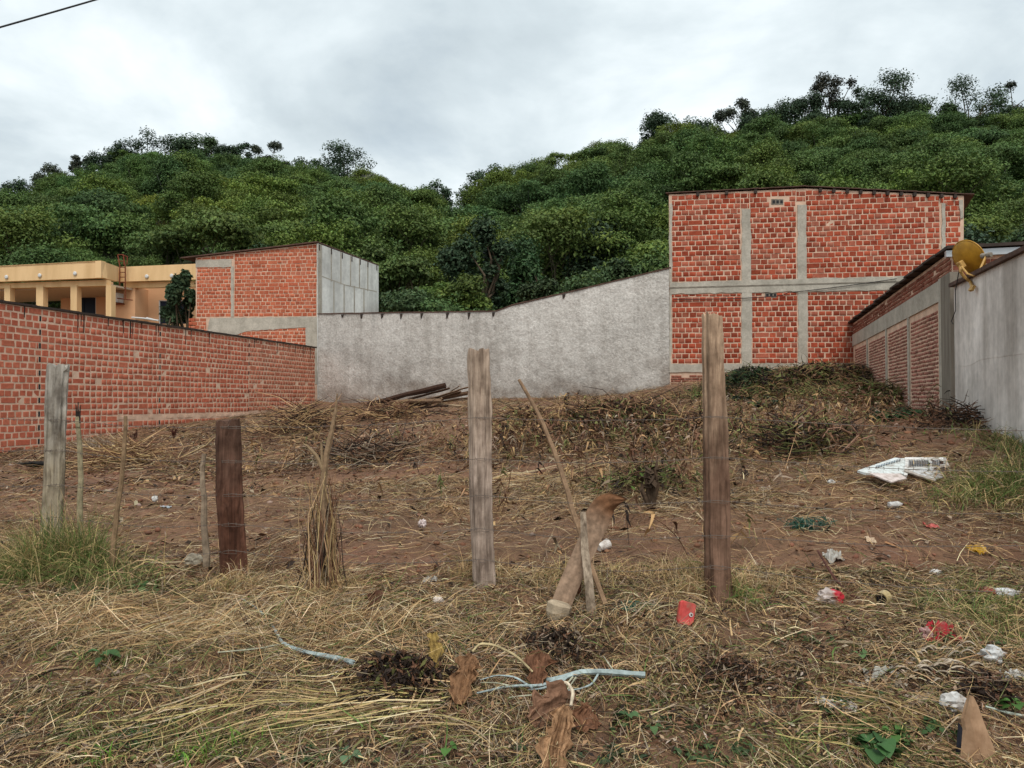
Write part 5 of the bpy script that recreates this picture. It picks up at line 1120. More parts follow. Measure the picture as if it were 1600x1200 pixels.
# ------------------------------------------------------------------ five strands of barbed wire
PX = [-140, 92, 362, 751, 1117, 1760]; WD = [5.55, 5.35, 4.9, 4.8, 4.4, 4.1]; half = [.07, .075, .09, .075, .085, .07]
rows = [('topmost', [640, 656, 667, 652, 651, 674]), ('second highest', [690, 703, 720, 717, 714, 737]), ('middle', [745, 757, 772, 774, 782, 799]), ('second lowest', [800, 808, 818, 826, 836, 847]), ('lowest', [852, 856, 860, 874, 884, 926])]
for k, (nm, ys) in enumerate(rows):
    w = MB(); w2 = MB(); P = []
    for i in range(5):
        for t in np.linspace(0, 1, 14, endpoint=False):
            D = (WD[i] - half[i]) * (1 - t) + (WD[i + 1] - half[i + 1]) * t; q = at(PX[i] * (1 - t) + PX[i + 1] * t, ys[i] * (1 - t) + ys[i + 1] * t, D); q.z -= .022 * math.sin(math.pi * t) * (1 + .3 * k % 2); q.z += random.gauss(0, .0015); P.append(q)
    w.tube(P, .0017, 4, cap=False)
    root = empty('barbed_wire', P[0], '%s strand of the rusty barbed wire fence' % nm, 'barbed wire', 'strands of the barbed wire fence')
    w.build('strand', M['wire'], root)
    for i in range(len(P) - 1):
        for t in (.25, .75):
            c = P[i].lerp(P[i + 1], t)
            for a in (0.8, 2.3):
                d = Vector((.25, math.cos(a + i), math.sin(a + i))).normalized() * .012; w2.tube([c - d, c + d], .0012, 3, cap=False)
    w2.build('barbs', M['wire'], root)['kind'] = 'stuff'
# small wire ties round the posts
for (px, D), hw, ci in zip(POSTS, (.08, .10, .08, .09), range(4)):
    for nm, ys in rows:
        y = ys[ci + 1]; xx = {0: 88, 1: 362, 2: 751, 3: 1117}[ci]; c = at(xx, y + 1.5, D); b = MB()
        b.tube([c + Vector((hw * .86 * math.cos(a), hw * .72 * math.sin(a), .003 * math.sin(2 * a))) for a in np.linspace(0, 2 * math.pi, 19)], .0012, 4, cap=False)
        o = b.build('wire_tie', M['wire']); tag(o, '%s wire tie around the %s' % (nm, ['grey square fence post', 'dark brown fence post', 'middle grey brown fence post', 'tallest fence post'][ci]), 'wire tie', 'wire ties on the fence posts')
# ------------------------------------------------------------------ litter and objects lying about
def ico(sub=3):
    bm = bmesh.new(); bmesh.ops.create_icosphere(bm, subdivisions=sub, radius=1); V = np.array([q.co[:] for q in bm.verts]); Fc = [[q.index for q in f.verts] for f in bm.faces]; bm.free(); return V, Fc
def crumple(px, py, wpx, hpx, col, label, cat, name, seed=0, mat='plastic', depth=.8, rough=.35, col2=None):
    """a crumpled bag or lump resting on the ground; py is its lowest row"""
    p = ground_at(px, py); D = p.y; V, Fc = ico(3); sx, sz = wpx / F * D / 2, hpx / F * D / 2
    k = 1 - rough * np.abs(fbm(V[:, 0] * 2.1 + seed * 3, V[:, 1] * 2.1 + V[:, 2] * 1.7, seed, 3)) * 1.8 + rough * .5 * fbm(V[:, 2] * 4 + seed, V[:, 0] * 4, seed + 9, 2)
    V = V * k[:, None] * np.array([sx, sx * depth, sz]); V[:, 2] = np.maximum(V[:, 2], -sz * .7) 
    a = random.uniform(-.5, .5); V = V @ np.array(Matrix.Rotation(a * .4, 3, 'Z')).T
    C = np.tile(np.array(col[:3]), (len(V), 1)) * np.random.uniform(.85, 1.1, (len(V), 1))
    if col2 is not None: C[V[:, 0] > sx * .15] = np.array(col2[:3])
    b = MB(); b.add(V + np.array([p.x, D, p.z + sz * .62]), Fc, C); o = b.build(name, M[mat]); return tag(o, label, cat)
def rag(px, py, wpx, dep, hgt, col, label, cat, name, seed=0, mat='plastic', rot=0.0, col2=None, n=16, fold=3.0, thick=.002):
    """a crumpled sheet lying on the ground, centred on a photo pixel"""
    p = ground_at(px, py); W = wpx / F * p.y; u = np.linspace(-.5, .5, n); A, B = np.meshgrid(u, u)
    edge = 1 - .28 * np.abs(fbm(np.arctan2(B, A) * 1.3 + seed, A * 0 + 2, seed + 3, 2)); A, B = A * edge, B * edge
    x = A * W + .10 * W * fbm(A * 3 + seed, B * 3, seed + 1, 2); y = B * dep + .1 * dep * fbm(A * 3, B * 3 + seed, seed + 2, 2)
    c, s = math.cos(rot), math.sin(rot); X, Y = p.x + c * x - s * y, p.y + s * x + c * y
    Z = h(X, Y) + .006 + hgt * np.abs(fbm(A * fold + seed * 1.7, B * fold, seed + 5, 3)) * 2.0 * (1 - .5 * (np.abs(A) + np.abs(B)))
    C = np.tile(np.array(col[:3]), (n * n, 1)) * np.random.uniform(.9, 1.06, (n * n, 1))
    if col2 is not None: C[(A.ravel() + .5 * fbm(A.ravel() * 3, B.ravel() * 3, seed, 2)) > .08] = np.array(col2[:3])
    b = MB(); b.grid(np.stack([X, Y, Z], -1), C); o = b.build(name, M[mat], smooth=False); m_ = o.modifiers.new('thickness', 'SOLIDIFY'); m_.thickness = thick
    return tag(o, label, cat)
def bottle(px, py, Lpx, rpx, az, col, cap, label, name='bottle', dented=.06):
    p = ground_at(px, py); k = p.y / F; L, r = Lpx * k, rpx * k; t = empty(name, p, label, 'bottle'); ax = Vector((math.cos(az), math.sin(az), .05)); c = p + Vector((0, 0, r * .95)) - ax * L / 2
    b = MB(); b.lathe([(r * .7, 0), (r, L * .05), (r * .96, L * .3), (r, L * .62), (r * .8, L * .76), (r * .4, L * .86), (r * .36, L * .92)], c, ax, 14, col[:3]); V = b.v[0]; V += np.random.normal(0, r * dented, V.shape); b.build('body', M['plastic'], t)
    b = MB(); b.lathe([(r * .42, L * .91), (r * .42, L)], c, ax, 10, cap[:3]); b.build('cap', M['plastic'], t); return t
WH, WG, CLR = L3(202, 200, 196), L3(184, 180, 176), L3(172, 168, 160)
RED, GRN_ = L3(190, 38, 44), L3(34, 112, 84)
crumple(242, 784, 11, 12, WH, 'small white plastic scrap on the bare soil between the crooked stake and the grey stake', 'plastic scrap', 'plastic_scrap', 1)
rag(259, 793, 16, .06, .02, L3(170, 182, 190), 'tiny bluish film scrap right beside the small white scrap on the bare soil', 'plastic scrap', 'plastic_scrap', 2)
crumple(302, 884, 32, 24, L3(156, 146, 128), 'lump of grey cement rubble at the foot of the short grey stake', 'rubble', 'rubble_lump', 3, 'stone', rough=.3)
crumple(387, 919, 22, 10, L3(206, 200, 196), 'white scrap caught at the foot of the dark brown post', 'plastic scrap', 'plastic_scrap', 4)
crumple(304, 968, 22, 14, L3(150, 144, 136), 'small grey crumpled scrap in the hay below the short grey stake', 'paper scrap', 'paper_scrap', 5)
crumple(565, 688, 20, 11, L3(186, 152, 124), 'tan broken brick lump on the soil below the plank pile', 'rubble', 'rubble_lump', 6, 'stone')
crumple(545, 690, 12, 6, L3(170, 140, 114), 'smaller flat tan chip left of the tan broken brick lump', 'rubble', 'rubble_lump', 7, 'stone')
crumple(660, 824, 16, 17, L3(206, 190, 186), 'crumpled pinkish white wrapper standing on the soil left of the middle post', 'wrapper', 'wrapper', 8, rough=.6)
crumple(565, 936, 20, 13, L3(196, 190, 184), 'white lump in the hay right of the forked stake', 'plastic scrap', 'plastic_scrap', 9)
rag(672, 909, 22, .10, .045, CLR, 'clear crumpled film above the white cup', 'plastic film', 'plastic_film', 10)
# white cup
def cup(px, py, wpx, az, label, col):
    p = ground_at(px, py); k = p.y / F; r = wpx * k * .42; L = wpx * k; ax = Vector((math.cos(az), math.sin(az), .25)).normalized(); c = p + Vector((0, 0, r * .85)) - ax * L / 2; b = MB()
    b.lathe([(r * .68, 0), (r * .8, L * .3), (r * .97, L * .92), (r * 1.06, L), (r * .98, L), (r * .9, L * .92), (r * .62, L * .04)], c, ax, 16, col[:3]); tag(b.build('plastic_cup', M['plastic']), label, 'cup')
cup(688, 948, 19, 2.3, 'white plastic cup lying in the hay between the forked stake and the middle post', L3(218, 206, 196))
cup(943, 860, 19, .6, 'white cup lying behind the curved palm sheath', L3(206, 198, 190))
rag(735, 1014, 20, .035, .014, L3(30, 120, 104), 'small teal plastic scrap in the foreground straw above the drooping dry leaf', 'plastic scrap', 'plastic_scrap', 11)
def net(px, py, wpx, dep, seed, label, nn, col=(.03, .15, .09)):
    p = ground_at(px, py); k = p.y / F; b = MB()
    for i in range(nn):
        x, y = random.gauss(0, .24) * wpx * k, random.gauss(0, .25) * dep; P = []
        for t in range(5): x += random.gauss(0, .10) * wpx * k; y += random.gauss(0, .12) * dep; P.append(Vector((p.x + x, p.y + y, hz(p.x + x, p.y + y) + random.uniform(.002, .05) * wpx * k * 5)))
        b.tube(P, .0022 * p.y / 4.5, 4, np.array(col) * random.uniform(.6, 1.3), cap=False)
    tag(b.build('plastic_net', M['plastic']), label, 'net')
net(1263, 826, 56, .14, 1, 'tangled dark green plastic netting on the bare soil right of the tallest post', 110, (.016, .08, .05))
net(985, 955, 40, .12, 2, 'wisp of green netting in the straw left of the red jug', 40, (.03, .12, .08))
rag(911, 957, 22, .04, .02, L3(22, 128, 84), 'bright green plastic strip at the foot of the flat lath', 'plastic scrap', 'plastic_scrap', 12)

# red oil jug, upside down
pj = ground_at(1072, 978); kj = pj.y / F; jug = empty('oil_jug', pj, 'red plastic oil jug lying tilted in the straw below the tallest post', 'jug')
rj = Matrix.Rotation(.22, 3, 'Y') @ Matrix.Rotation(-.25, 3, 'X'); w_, h_, d_ = 25 * kj, 36 * kj, 14 * kj; c = pj + Vector((0, 0, h_ * .52))
def jl(x, y, z): return c + rj @ Vector((x * w_, y * d_, z * h_))
out = [(-.5, -.36), (-.42, -.5), (.30, -.5), (.5, -.30), (.5, .40), (.40, .47), (-.38, .5), (-.5, .42)]
inn = [(-.32, -.2), (-.28, -.3), (.1, -.3), (.2, -.2), (.2, .0), (.1, .1), (-.28, .2), (-.32, .15)]
b = MB(); f1 = [jl(x * .9, -.5, z * .93) for x, z in out]; f2 = [jl(x, -.36, z) for x, z in out]; f3 = [jl(x, .36, z) for x, z in out]; f4 = [jl(x * .9, .5, z * .93) for x, z in out]; f0 = [jl(x, -.42, z) for x, z in inn]
V = f0 + f1 + f2 + f3 + f4; Fc = [tuple(range(8)), tuple(range(39, 31, -1))]
for r_ in range(4): Fc += [(r_ * 8 + i, r_ * 8 + (i + 1) % 8, r_ * 8 + 8 + (i + 1) % 8, r_ * 8 + 8 + i) for i in range(8)]
b.add([tuple(q) for q in V], Fc, L3(196, 72, 66)[:3]); b.build('body', M['plastic'], jug)
b = MB(); b.lathe([(.20 * w_, 0), (.20 * w_, .10 * h_), (.17 * w_, .12 * h_)], jl(-.25, 0, -.47), rj @ Vector((0, 0, -1)), 12, L3(206, 176, 160)[:3]); b.build('neck', M['plastic'], jug)
b = MB(); b.lathe([(.13 * w_, 0), (.13 * w_, .02 * h_)], jl(.24, -.52, -.02), rj @ Vector((0, -1, 0)), 12, (.6, .58, .55)); b.lathe([(.07 * w_, .02 * h_), (.07 * w_, .026 * h_)], jl(.26, -.52, -.03), rj @ Vector((0, -1, 0)), 10, (.08, .03, .03)); b.build('grip_hole', M['plastic'], jug)

# broken white appliance door with a louvred panel
pd = ground_at(1420, 752); wd = empty('broken_panel', pd, 'broken white plastic appliance casing with a slotted grille lying on the soil at the right', 'scrap panel')
Dp = pd.y
def flat(pts, th, col, name, par, mat='plastic'):              # pts: (px, py, dD)
    f = [at(a[0], a[1], Dp + a[2]) for a in pts]; nrm = (f[1] - f[0]).cross(f[2] - f[0]).normalized()
    if nrm.dot(Vector((0, 1, 0))) < 0: nrm = -nrm
    b = MB(); b.prism(f, [q + nrm * th for q in f], np.array(col[:3])); return b.build(name, M[mat], par)
lp_ = flat([(1340, 735, .10), (1352, 739, .0), (1417, 741, .05), (1413, 716, .42), (1398, 715, .45)], .02, L3(212, 218, 216), 'left_panel', wd)
b = MB()
for k in range(10):
    t = k / 9; a = 1368 + 36 * t; y = 731 - 10.5 * t; f = [at(a, y, Dp + .12 + .2 * t), at(a + 2.6, y - .6, Dp + .13 + .2 * t), at(a + 3, y - 3.2, Dp + .17 + .2 * t), at(a + .4, y - 2.6, Dp + .16 + .2 * t)]
    b.prism([q + Vector((0, -.006, .006)) for q in f], [q + Vector((0, .005, -.005)) for q in f], (.20, .25, .29))
b.build('dark_slot_strip', M['plastic'], lp_)  # raised dark strips paint the shade of the slots
flat([(1358, 739, -.02), (1393, 753, -.22), (1417, 747, -.12), (1406, 740, .0)], .012, L3(214, 200, 194), 'front_panel', wd)
gp_ = flat([(1415, 733, .12), (1482, 731, .12), (1476, 716, .40), (1414, 716, .40)], .015, L3(206, 206, 202), 'grille_panel', wd)
b = MB(); flat([(1413, 717.5, .36), (1477, 717.5, .36), (1476, 714.5, .42), (1414, 714.5, .42)], .03, L3(232, 230, 226), 'top_rim', wd)
for k in range(19):
    a = 1420 + k * 2.6
    if k in (12, 13): continue
    f = [at(a, 728, Dp + .17), at(a + 1.1, 728, Dp + .17), at(a + 1.1, 719.5, Dp + .33), at(a, 719.5, Dp + .33)]; b.prism([q + Vector((0, -.008, .008)) for q in f], [q + Vector((0, .004, -.004)) for q in f], (.09, .09, .10))
b.box(at(1471, 723, Dp + .24), (.022, .03, .035), None, (.02, .02, .025)); b.build('dark_slot_strip', M['plastic'], gp_)  # dark bars on the panel paint the shade between its louvres
flat([(1416, 735, .1), (1455, 731, .1), (1484, 742, -.02), (1458, 750, -.16)], .014, L3(198, 200, 200), 'lid', wd)
b = MB(); b.tube([at(1414, 735, Dp + .05), at(1436, 743, Dp - .08), at(1462, 751, Dp - .2)], .016, 5, L3(180, 170, 160)[:3]); b.build('strut', M['plastic'], wd)
b = MB(); b.tube([at(1476, 716, Dp + .38), at(1480, 726, Dp + .2), at(1486, 738, Dp + .02)], .014, 5, L3(190, 184, 176)[:3]); b.build('strut', M['plastic'], wd)
flat([(1478, 745, -.06), (1497, 747, -.10), (1495, 741, .0), (1484, 737, .05)], .02, L3(198, 198, 192), 'corner_piece', wd)
flat([(1415, 716.5, .36), (1412, 742, -.02), (1418, 742, -.02), (1421, 718, .36)], .02, L3(216, 214, 210), 'middle_rib', wd)
# smaller litter on the right
bottle(1400, 794, 24, 5.2, .12, L3(206, 204, 202), L3(70, 44, 40), 'white bottle with a dark cap lying below the broken appliance casing')
crumple(1299, 757, 13, 10, WH, 'small white scrap on the soil left of the broken appliance casing', 'plastic scrap', 'plastic_scrap', 13, rough=.6)
rag(1197, 766, 18, .1, .03, L3(190, 176, 158), 'pale scrap lying right of the tallest post above the green netting', 'plastic scrap', 'plastic_scrap', 14)
rag(1455, 825, 24, .10, .04, L3(186, 88, 80), 'faded red wrapper lying on the bare soil below the white bottle', 'wrapper', 'wrapper', 15)
b = MB(); P = [at(1384, 847, ground_at(1384, 851).y), at(1421, 862, ground_at(1421, 864).y)]; b.tube(P, [.014, .012], 4, L3(164, 120, 84)[:3], flat=.45); tag(b.build('lath', M['stick'], loc=tuple(P[0])), 'flat brown wooden lath lying on the bare soil at the right', 'lath')
rag(1360, 846, 16, .05, .02, L3(196, 172, 144), 'pale chip beside the flat brown lath', 'wood chip', 'wood_chip', 16)
rag(1525, 862, 27, .09, .055, L3(190, 146, 30), 'crumpled yellow snack packet with a red mark at the right edge', 'packet', 'snack_packet', 17, col2=None)
rag(1303, 873, 26, .12, .06, CLR, 'clear plastic scrap on the soil left of the flat brown lath', 'plastic film', 'plastic_film', 18)
crumple(1463, 901, 22, 15, L3(222, 218, 214), 'white crushed cup in the sparse straw below the yellow packet', 'cup', 'crushed_cup', 19, rough=.25)
crumple(1296, 943, 46, 30, L3(186, 172, 166), 'dirty white and red plastic bag under a dark branch right of the red jug', 'plastic bag', 'plastic_bag', 20, col2=L3(176, 30, 44), rough=.5)
# open tin
pt = ground_at(1380, 945); kt = pt.y / F; tn = empty('tin_can', pt, 'open yellowish tin with a black mouth lying right of the white and red bag', 'tin'); ax = Vector((-.75, -.62, -.1)).normalized(); c = pt + Vector((.0, .0, 10 * kt)) - ax * 8 * kt; r_ = 10.5 * kt
b = MB(); b.lathe([(r_ * .8, -2 * kt), (r_, 0), (r_, 16 * kt), (r_ * 1.06, 17 * kt), (r_ * .92, 17 * kt), (r_ * .9, 4 * kt), (r_ * .2, 3 * kt)], c, ax, 16, L3(176, 156, 112)[:3]); b.build('shell', M['plastic'], tn)
b = MB(); b.lathe([(r_ * .89, 4.2 * kt), (r_ * .89, 12 * kt)], c, ax, 14, (.01, .01, .01)); b.build('mouth', M['black'], tn)  # black plug paints the shade inside the tin
rag(1546, 931, 40, .10, .045, L3(140, 24, 34), 'dark red cloth lying left of a white bottle at the right edge', 'cloth', 'red_cloth', 21)
bottle(1573, 934, 36, 7.5, -.15, L3(216, 216, 218), L3(206, 206, 204), 'white bottle lying against the dark red cloth at the right edge')
# torn red bag
for k, (a, y, w, d_, hh, col, sd) in enumerate([(1470, 995, 60, .10, .050, L3(176, 34, 46), 22)]):
    rag(a, y, w, d_, hh, col, 'torn bright red plastic bag heaped in the litter at the lower right', 'plastic bag', 'plastic_bag', sd, n=30, fold=6)
crumple(1447, 1000, 24, 26, L3(170, 132, 128), 'pinkish torn bag end left of the bright red bag', 'plastic scrap', 'plastic_scrap', 23, rough=.7)
crumple(1550, 1035, 44, 34, L3(196, 196, 194), 'white crumpled plastic bag at the right edge below the bright red bag', 'plastic bag', 'plastic_bag', 24, rough=.6)
rag(1375, 1060, 52, .10, .05, L3(168, 166, 156), 'greyish translucent plastic film crumpled in the straw below the pale husks', 'plastic film', 'plastic_film', 25, n=22, fold=4)
rag(1305, 1108, 62, .06, .03, L3(204, 198, 192), 'torn strip of white plastic in the dry leaves at the lower right', 'plastic scrap', 'plastic_scrap', 26, n=22, fold=5, rot=-.25)
crumple(1490, 1112, 46, 34, L3(192, 190, 186), 'grey white plastic lump behind the standing cardboard', 'plastic bag', 'plastic_bag', 27, rough=.4)
rag(1132, 1017, 24, .02, .01, L3(190, 196, 200), 'thin white scrap in the straw right of the red jug', 'plastic scrap', 'plastic_scrap', 28)
for (px, py, w, dp, hh, col, lab, sd) in [(1420, 1035, 30, .05, .03, L3(188, 176, 160), 'pale torn scrap between the red bag and the husks', 41), (1345, 1075, 34, .05, .03, L3(178, 168, 154), 'pale dirty film left of the grey translucent film', 42), (1525, 1062, 40, .06, .035, L3(190, 182, 170), 'dirty pale plastic below the white crumpled bag', 43), (1580, 1060, 36, .06, .04, L3(196, 194, 188), 'white plastic scrap at the right edge behind the dark stems', 44),
                                           (1440, 1098, 44, .06, .03, L3(176, 160, 140), 'tan crumpled paper left of the grey white lump', 45), (1285, 1098, 22, .04, .025, L3(186, 180, 170), 'small pale scrap left of the torn white strip', 46), (1398, 1078, 24, .04, .03, L3(150, 140, 126), 'brownish film right of the grey translucent film', 47), (1200, 1118, 26, .04, .02, L3(170, 150, 128), 'pale dry leaf piece in the matted leaves', 48)]:
    rag(px, py, w, dp, hh, col, lab, 'litter scrap', 'litter_scrap', sd, n=18, fold=5)
# pale corn husks
hk = empty('corn_husks', ground_at(1455, 1050), 'heap of pale grey twisted husks left of the white crumpled bag', 'husks')
for k in range(30):
    p = ground_at(1455 + random.gauss(0, 34), 1042 + random.gauss(0, 14)); a = random.uniform(-.9, .3); L = random.uniform(.05, .13); P = [p + Vector((math.cos(a) * L * t, math.sin(a) * L * .5 * t, .012 + .03 * math.sin(3 * t) + .01 * (k % 3))) for t in np.linspace(0, 1, 6)]
    b = MB(); b.tube(P, [.002, .007, .009, .009, .006, .001], 5, np.array(L3(178, 164, 146)[:3]) * random.uniform(.75, 1.2), flat=.4, jit=.15); b.build('husk', M['dry_leaf'], hk)
# standing torn cardboard
pc = ground_at(1530, 1188); Dc = pc.y; cd = empty('cardboard', pc, 'torn brown cardboard flap standing upright with a dark inner side at the lower right corner', 'cardboard')
def card(pts, col, name, th=.004):
    f = [at(a, y, Dc + d) for a, y, d in pts]; b = MB(); b.prism(f, [q + Vector((.001, th, 0)) for q in f], np.array(col[:3])); return b.build(name, M['card'], cd)
G = []
L_ = [(1499, 1196), (1502, 1165), (1504, 1140), (1501, 1122), (1506, 1104), (1512, 1085)]; R2_ = [(1566, 1204), (1556, 1176), (1546, 1150), (1536, 1125), (1529, 1104), (1521, 1088)]
for (lx, ly), (rx, ry) in zip(L_, R2_): G.append([at(lx + (rx - lx) * t, ly + (ry - ly) * t, Dc + .05 * math.sin(math.pi * t) * -.6 + .02 * (1200 - ly) / 110 + random.gauss(0, .002)) for t in np.linspace(0, 1, 8)])
b = MB(); b.grid(np.array([[tuple(q) for q in r_] for r_ in G]), L3(166, 134, 106)[:3]); o = b.build('flap', M['card'], cd); o.modifiers.new('thickness', 'SOLIDIFY').thickness = .004
card([(1492, 1200, .03), (1503, 1196, .0), (1505, 1140, .01), (1498, 1128, .03), (1497, 1165, .04)], (.035, .035, .045), 'dark_inside')
card([(1488, 1206, -.02), (1560, 1206, -.04), (1552, 1190, .0), (1495, 1190, .02)], (.10, .09, .085), 'base_fold')

# ------------------------------------------------------------------ branches, dry banana leaves, stalks in the foreground
def twig(pts, rad, col, par=None, name='twig', lift=.012, jit=.1, n=6, heights=None):
    P = []
    for i, (a, y) in enumerate(pts): p = ground_at(a, y); P.append(p + Vector((0, 0, lift + (heights[i] if heights else 0))))
    A = np.array([tuple(p) for p in P]); m = max(8, 3 * len(pts)); s = np.linspace(0, len(P) - 1, m); Q = np.stack([np.interp(s, np.arange(len(P)), A[:, k]) for k in range(3)], 1); Q[1:-1] = (Q[:-2] + 2 * Q[1:-1] + Q[2:]) / 4
    b = MB(); b.tube(Q, np.interp(s, np.linspace(0, len(P) - 1, len(rad)), rad), n, np.array(col[:3])[None, :] * np.random.uniform(.85, 1.12, (m, 1)), jit=jit); return b.build(name, M['stick'], par, loc=None if par else tuple(Q[0]))
PB, PB2 = L3(160, 172, 170), L3(178, 176, 152)
b1 = empty('pale_branch', ground_at(490, 1035), 'pale bluish cut branch with thin side shoots lying left of the dark dead leaves', 'branch')
twig([(552, 1053), (520, 1042), (470, 1033), (440, 1020), (428, 995), (405, 965), (372, 945)], [.013, .012, .010, .009, .007, .006, .003], PB, b1, 'stem', .045)
twig([(440, 1022), (400, 1030), (340, 1036)], [.005, .004, .003], PB2, b1, lift=.045); twig([(430, 1005), (412, 1018), (402, 1012)], [.004, .003, .002], PB, b1); twig([(535, 1048), (522, 1058), (514, 1068)], [.005, .004, .003], PB, b1); twig([(444, 1022), (425, 1028), (408, 1022)], [.004, .003, .002], PB, b1)
b2 = empty('pale_branch', ground_at(900, 1085), 'pale blue forked branch with many thin shoots among the brown banana leaves', 'branch')
twig([(1008, 1072), (975, 1068), (940, 1066), (905, 1066), (870, 1078), (853, 1080)], [.013, .014, .014, .013, .012, .010], PB, b2, 'stem', .045)
for pts, r0 in [([(905, 1066), (880, 1076), (845, 1088), (800, 1086), (745, 1100)], .009), ([(880, 1078), (850, 1092), (825, 1094)], .006), ([(890, 1070), (868, 1090), (842, 1108)], .005), ([(895, 1074), (872, 1100), (866, 1116)], .004), ([(832, 1090), (805, 1074), (776, 1070), (750, 1078)], .005),
                ([(800, 1088), (775, 1082), (750, 1082)], .004), ([(935, 1068), (925, 1086), (905, 1094), (886, 1094)], .005), ([(900, 1074), (882, 1098)], .004), ([(960, 1064), (950, 1050), (943, 1040)], .004), ([(845, 1100), (815, 1104), (795, 1106)], .004)]:
    twig(pts, [r0, r0 * .8, r0 * .45], PB if r0 > .0045 else PB2, b2, lift=.042)
def banana(name, pts, wid, col, label, heights, fold=.5, ripple=.3, seed=0, petiole=None):
    t = empty(name, ground_at(*pts[0]), label, 'dry leaf'); m = 22; P = []
    for i, (a, y) in enumerate(pts): p = ground_at(a, y); P.append(tuple(p + Vector((0, 0, heights[i]))))
    A = np.array(P); s = np.linspace(0, len(P) - 1, m); cn = np.stack([np.interp(s, np.arange(len(P)), A[:, k]) for k in range(3)], 1)
    for _ in range(2): cn[1:-1] = (cn[:-2] + 2 * cn[1:-1] + cn[2:]) / 4
    T = np.gradient(cn, axis=0); T /= np.linalg.norm(T, axis=1)[:, None]; view = cn - np.array([0, 0, CAMZ]); view /= np.linalg.norm(view, axis=1)[:, None]
    Bn = np.cross(T, view); Bn /= np.linalg.norm(Bn, axis=1)[:, None]; Nn = np.cross(Bn, T); ww = np.interp(s, np.linspace(0, len(P) - 1, len(wid)), wid); k = 17; G = np.zeros((m, k, 3)); C = np.zeros((m, k, 3)); rs = np.random.RandomState(seed)
    cre = rs.uniform(-1, 1, k)
    for i in range(m):
        for j in range(k):
            v = (j - 8) / 8; e = 1 + float(vnoise(np.array([i * .55 + seed * 7.0]), np.array([3.0 if v > 0 else 8.0]), seed)[0]) * 1.0 * abs(v) + .16 * rs.uniform(-1, 1) * abs(v) ** 2
            off = ww[i] * (fold * abs(v) ** 1.5 + ripple * 1.6 * float(vnoise(np.array([i * .35 + seed]), np.array([j * .8 + seed * 3]), seed + 1)[0]) + ripple * .5 * cre[j])
            G[i, j] = cn[i] + Bn[i] * ww[i] * v * e - Nn[i] * off * .5; C[i, j] = np.array(col[:3]) * (1 + .22 * cre[j]) * rs.uniform(.8, 1.2)
    b = MB(); b.grid(G, C.reshape(-1, 3)); o = b.build('blade', M['dry_leaf'], t, smooth=False); o.modifiers.new('thickness', 'SOLIDIFY').thickness = .0025
    if petiole: twig(petiole[0], petiole[1], petiole[2], t, 'petiole', .0, heights=petiole[3])
    return t
BL, BL2 = L3(134, 100, 72), L3(120, 84, 62)
banana('dry_leaf', [(738, 1062), (730, 1075), (724, 1090), (716, 1110)], [.012, .045, .055, .04], BL, 'folded brown dry banana leaf drooping from an arched pale stalk', [.11, .10, .06, .02], .9, .5, 1,
       ([(738, 1060), (750, 1052), (775, 1052), (808, 1060), (832, 1072)], [.004, .006, .006, .006, .005], L3(176, 158, 120), [.12, .135, .13, .10, .06]))
banana('dry_leaf', [(848, 1040), (842, 1056), (840, 1072), (836, 1086)], [.03, .06, .05, .02], BL2, 'curled reddish brown leaf lying over the pale blue forked branch', [.06, .07, .05, .03], .6, .5, 2)
banana('dry_leaf', [(900, 1110), (875, 1120), (850, 1130), (828, 1140)], [.035, .085, .085, .04], L3(128, 96, 76), 'broad flat brown leaf under the forked branch', [.03, .05, .05, .03], .2, .3, 3)
banana('dry_leaf', [(884, 1138), (878, 1160), (868, 1185), (864, 1215)], [.015, .05, .06, .045], L3(150, 116, 86), 'tan creased banana leaf hanging from a white stub at the bottom centre', [.09, .07, .04, .01], .9, .5, 4,
       ([(892, 1138), (896, 1125), (886, 1114), (872, 1112)], [.006, .008, .007, .004], L3(196, 180, 156), [.09, .12, .13, .12]))
banana('dry_leaf', [(925, 1120), (915, 1135), (905, 1150)], [.03, .06, .03], BL2, 'small brown leaf right of the tan creased banana leaf', [.03, .04, .02], .4, .4, 5)
banana('dry_leaf', [(590, 950), (580, 965), (572, 985)], [.02, .04, .02], L3(92, 62, 46), 'dark curled leaf standing in the hay right of the forked stake', [.10, .06, .01], .9, .5, 6)
banana('dry_leaf', [(676, 1020), (680, 1040), (678, 1062)], [.02, .03, .012], L3(142, 118, 66), 'yellowing limp leaf at the right end of the dark dead leaves', [.09, .06, .02], .8, .4, 7)
# long fallen stalks
sk = Blades()
def stalks(px0, py0, px1, py1, nn, spread, W, pal, lift=.05):
    p, q = ground_at(px0, py0), ground_at(px1, py1); d = q - p; L = d.length; n = nn
    th = np.full(n, math.atan2(d.y, d.x)) + R.normal(0, .17, n); x = p.x + R.normal(0, spread, n) + d.x * R.uniform(-.1, .35, n); y = p.y + R.normal(0, spread * .7, n) + d.y * R.uniform(-.1, .35, n)
    sk.add(x, y, L * U_(.45, .9, n), W * U_(.6, 1.3, n), th, U_(-.03, .05, n), R.normal(0, .07, n), U_(0, .06, n), U_(.01, lift, n), pick(n, pal), segs=6, tip=.5)
YP = [(3, YEL), (3, TAN), (1.5, PALE), (1, OLIVE)]
stalks(690, 1105, 330, 1150, 70, .08, .0048, YP); stalks(400, 1075, 20, 1180, 40, .11, .0050, YP); stalks(700, 1090, 350, 1060, 36, .05, .0045, YP); stalks(830, 1160, 560, 1140, 12, .03, .006, YP)
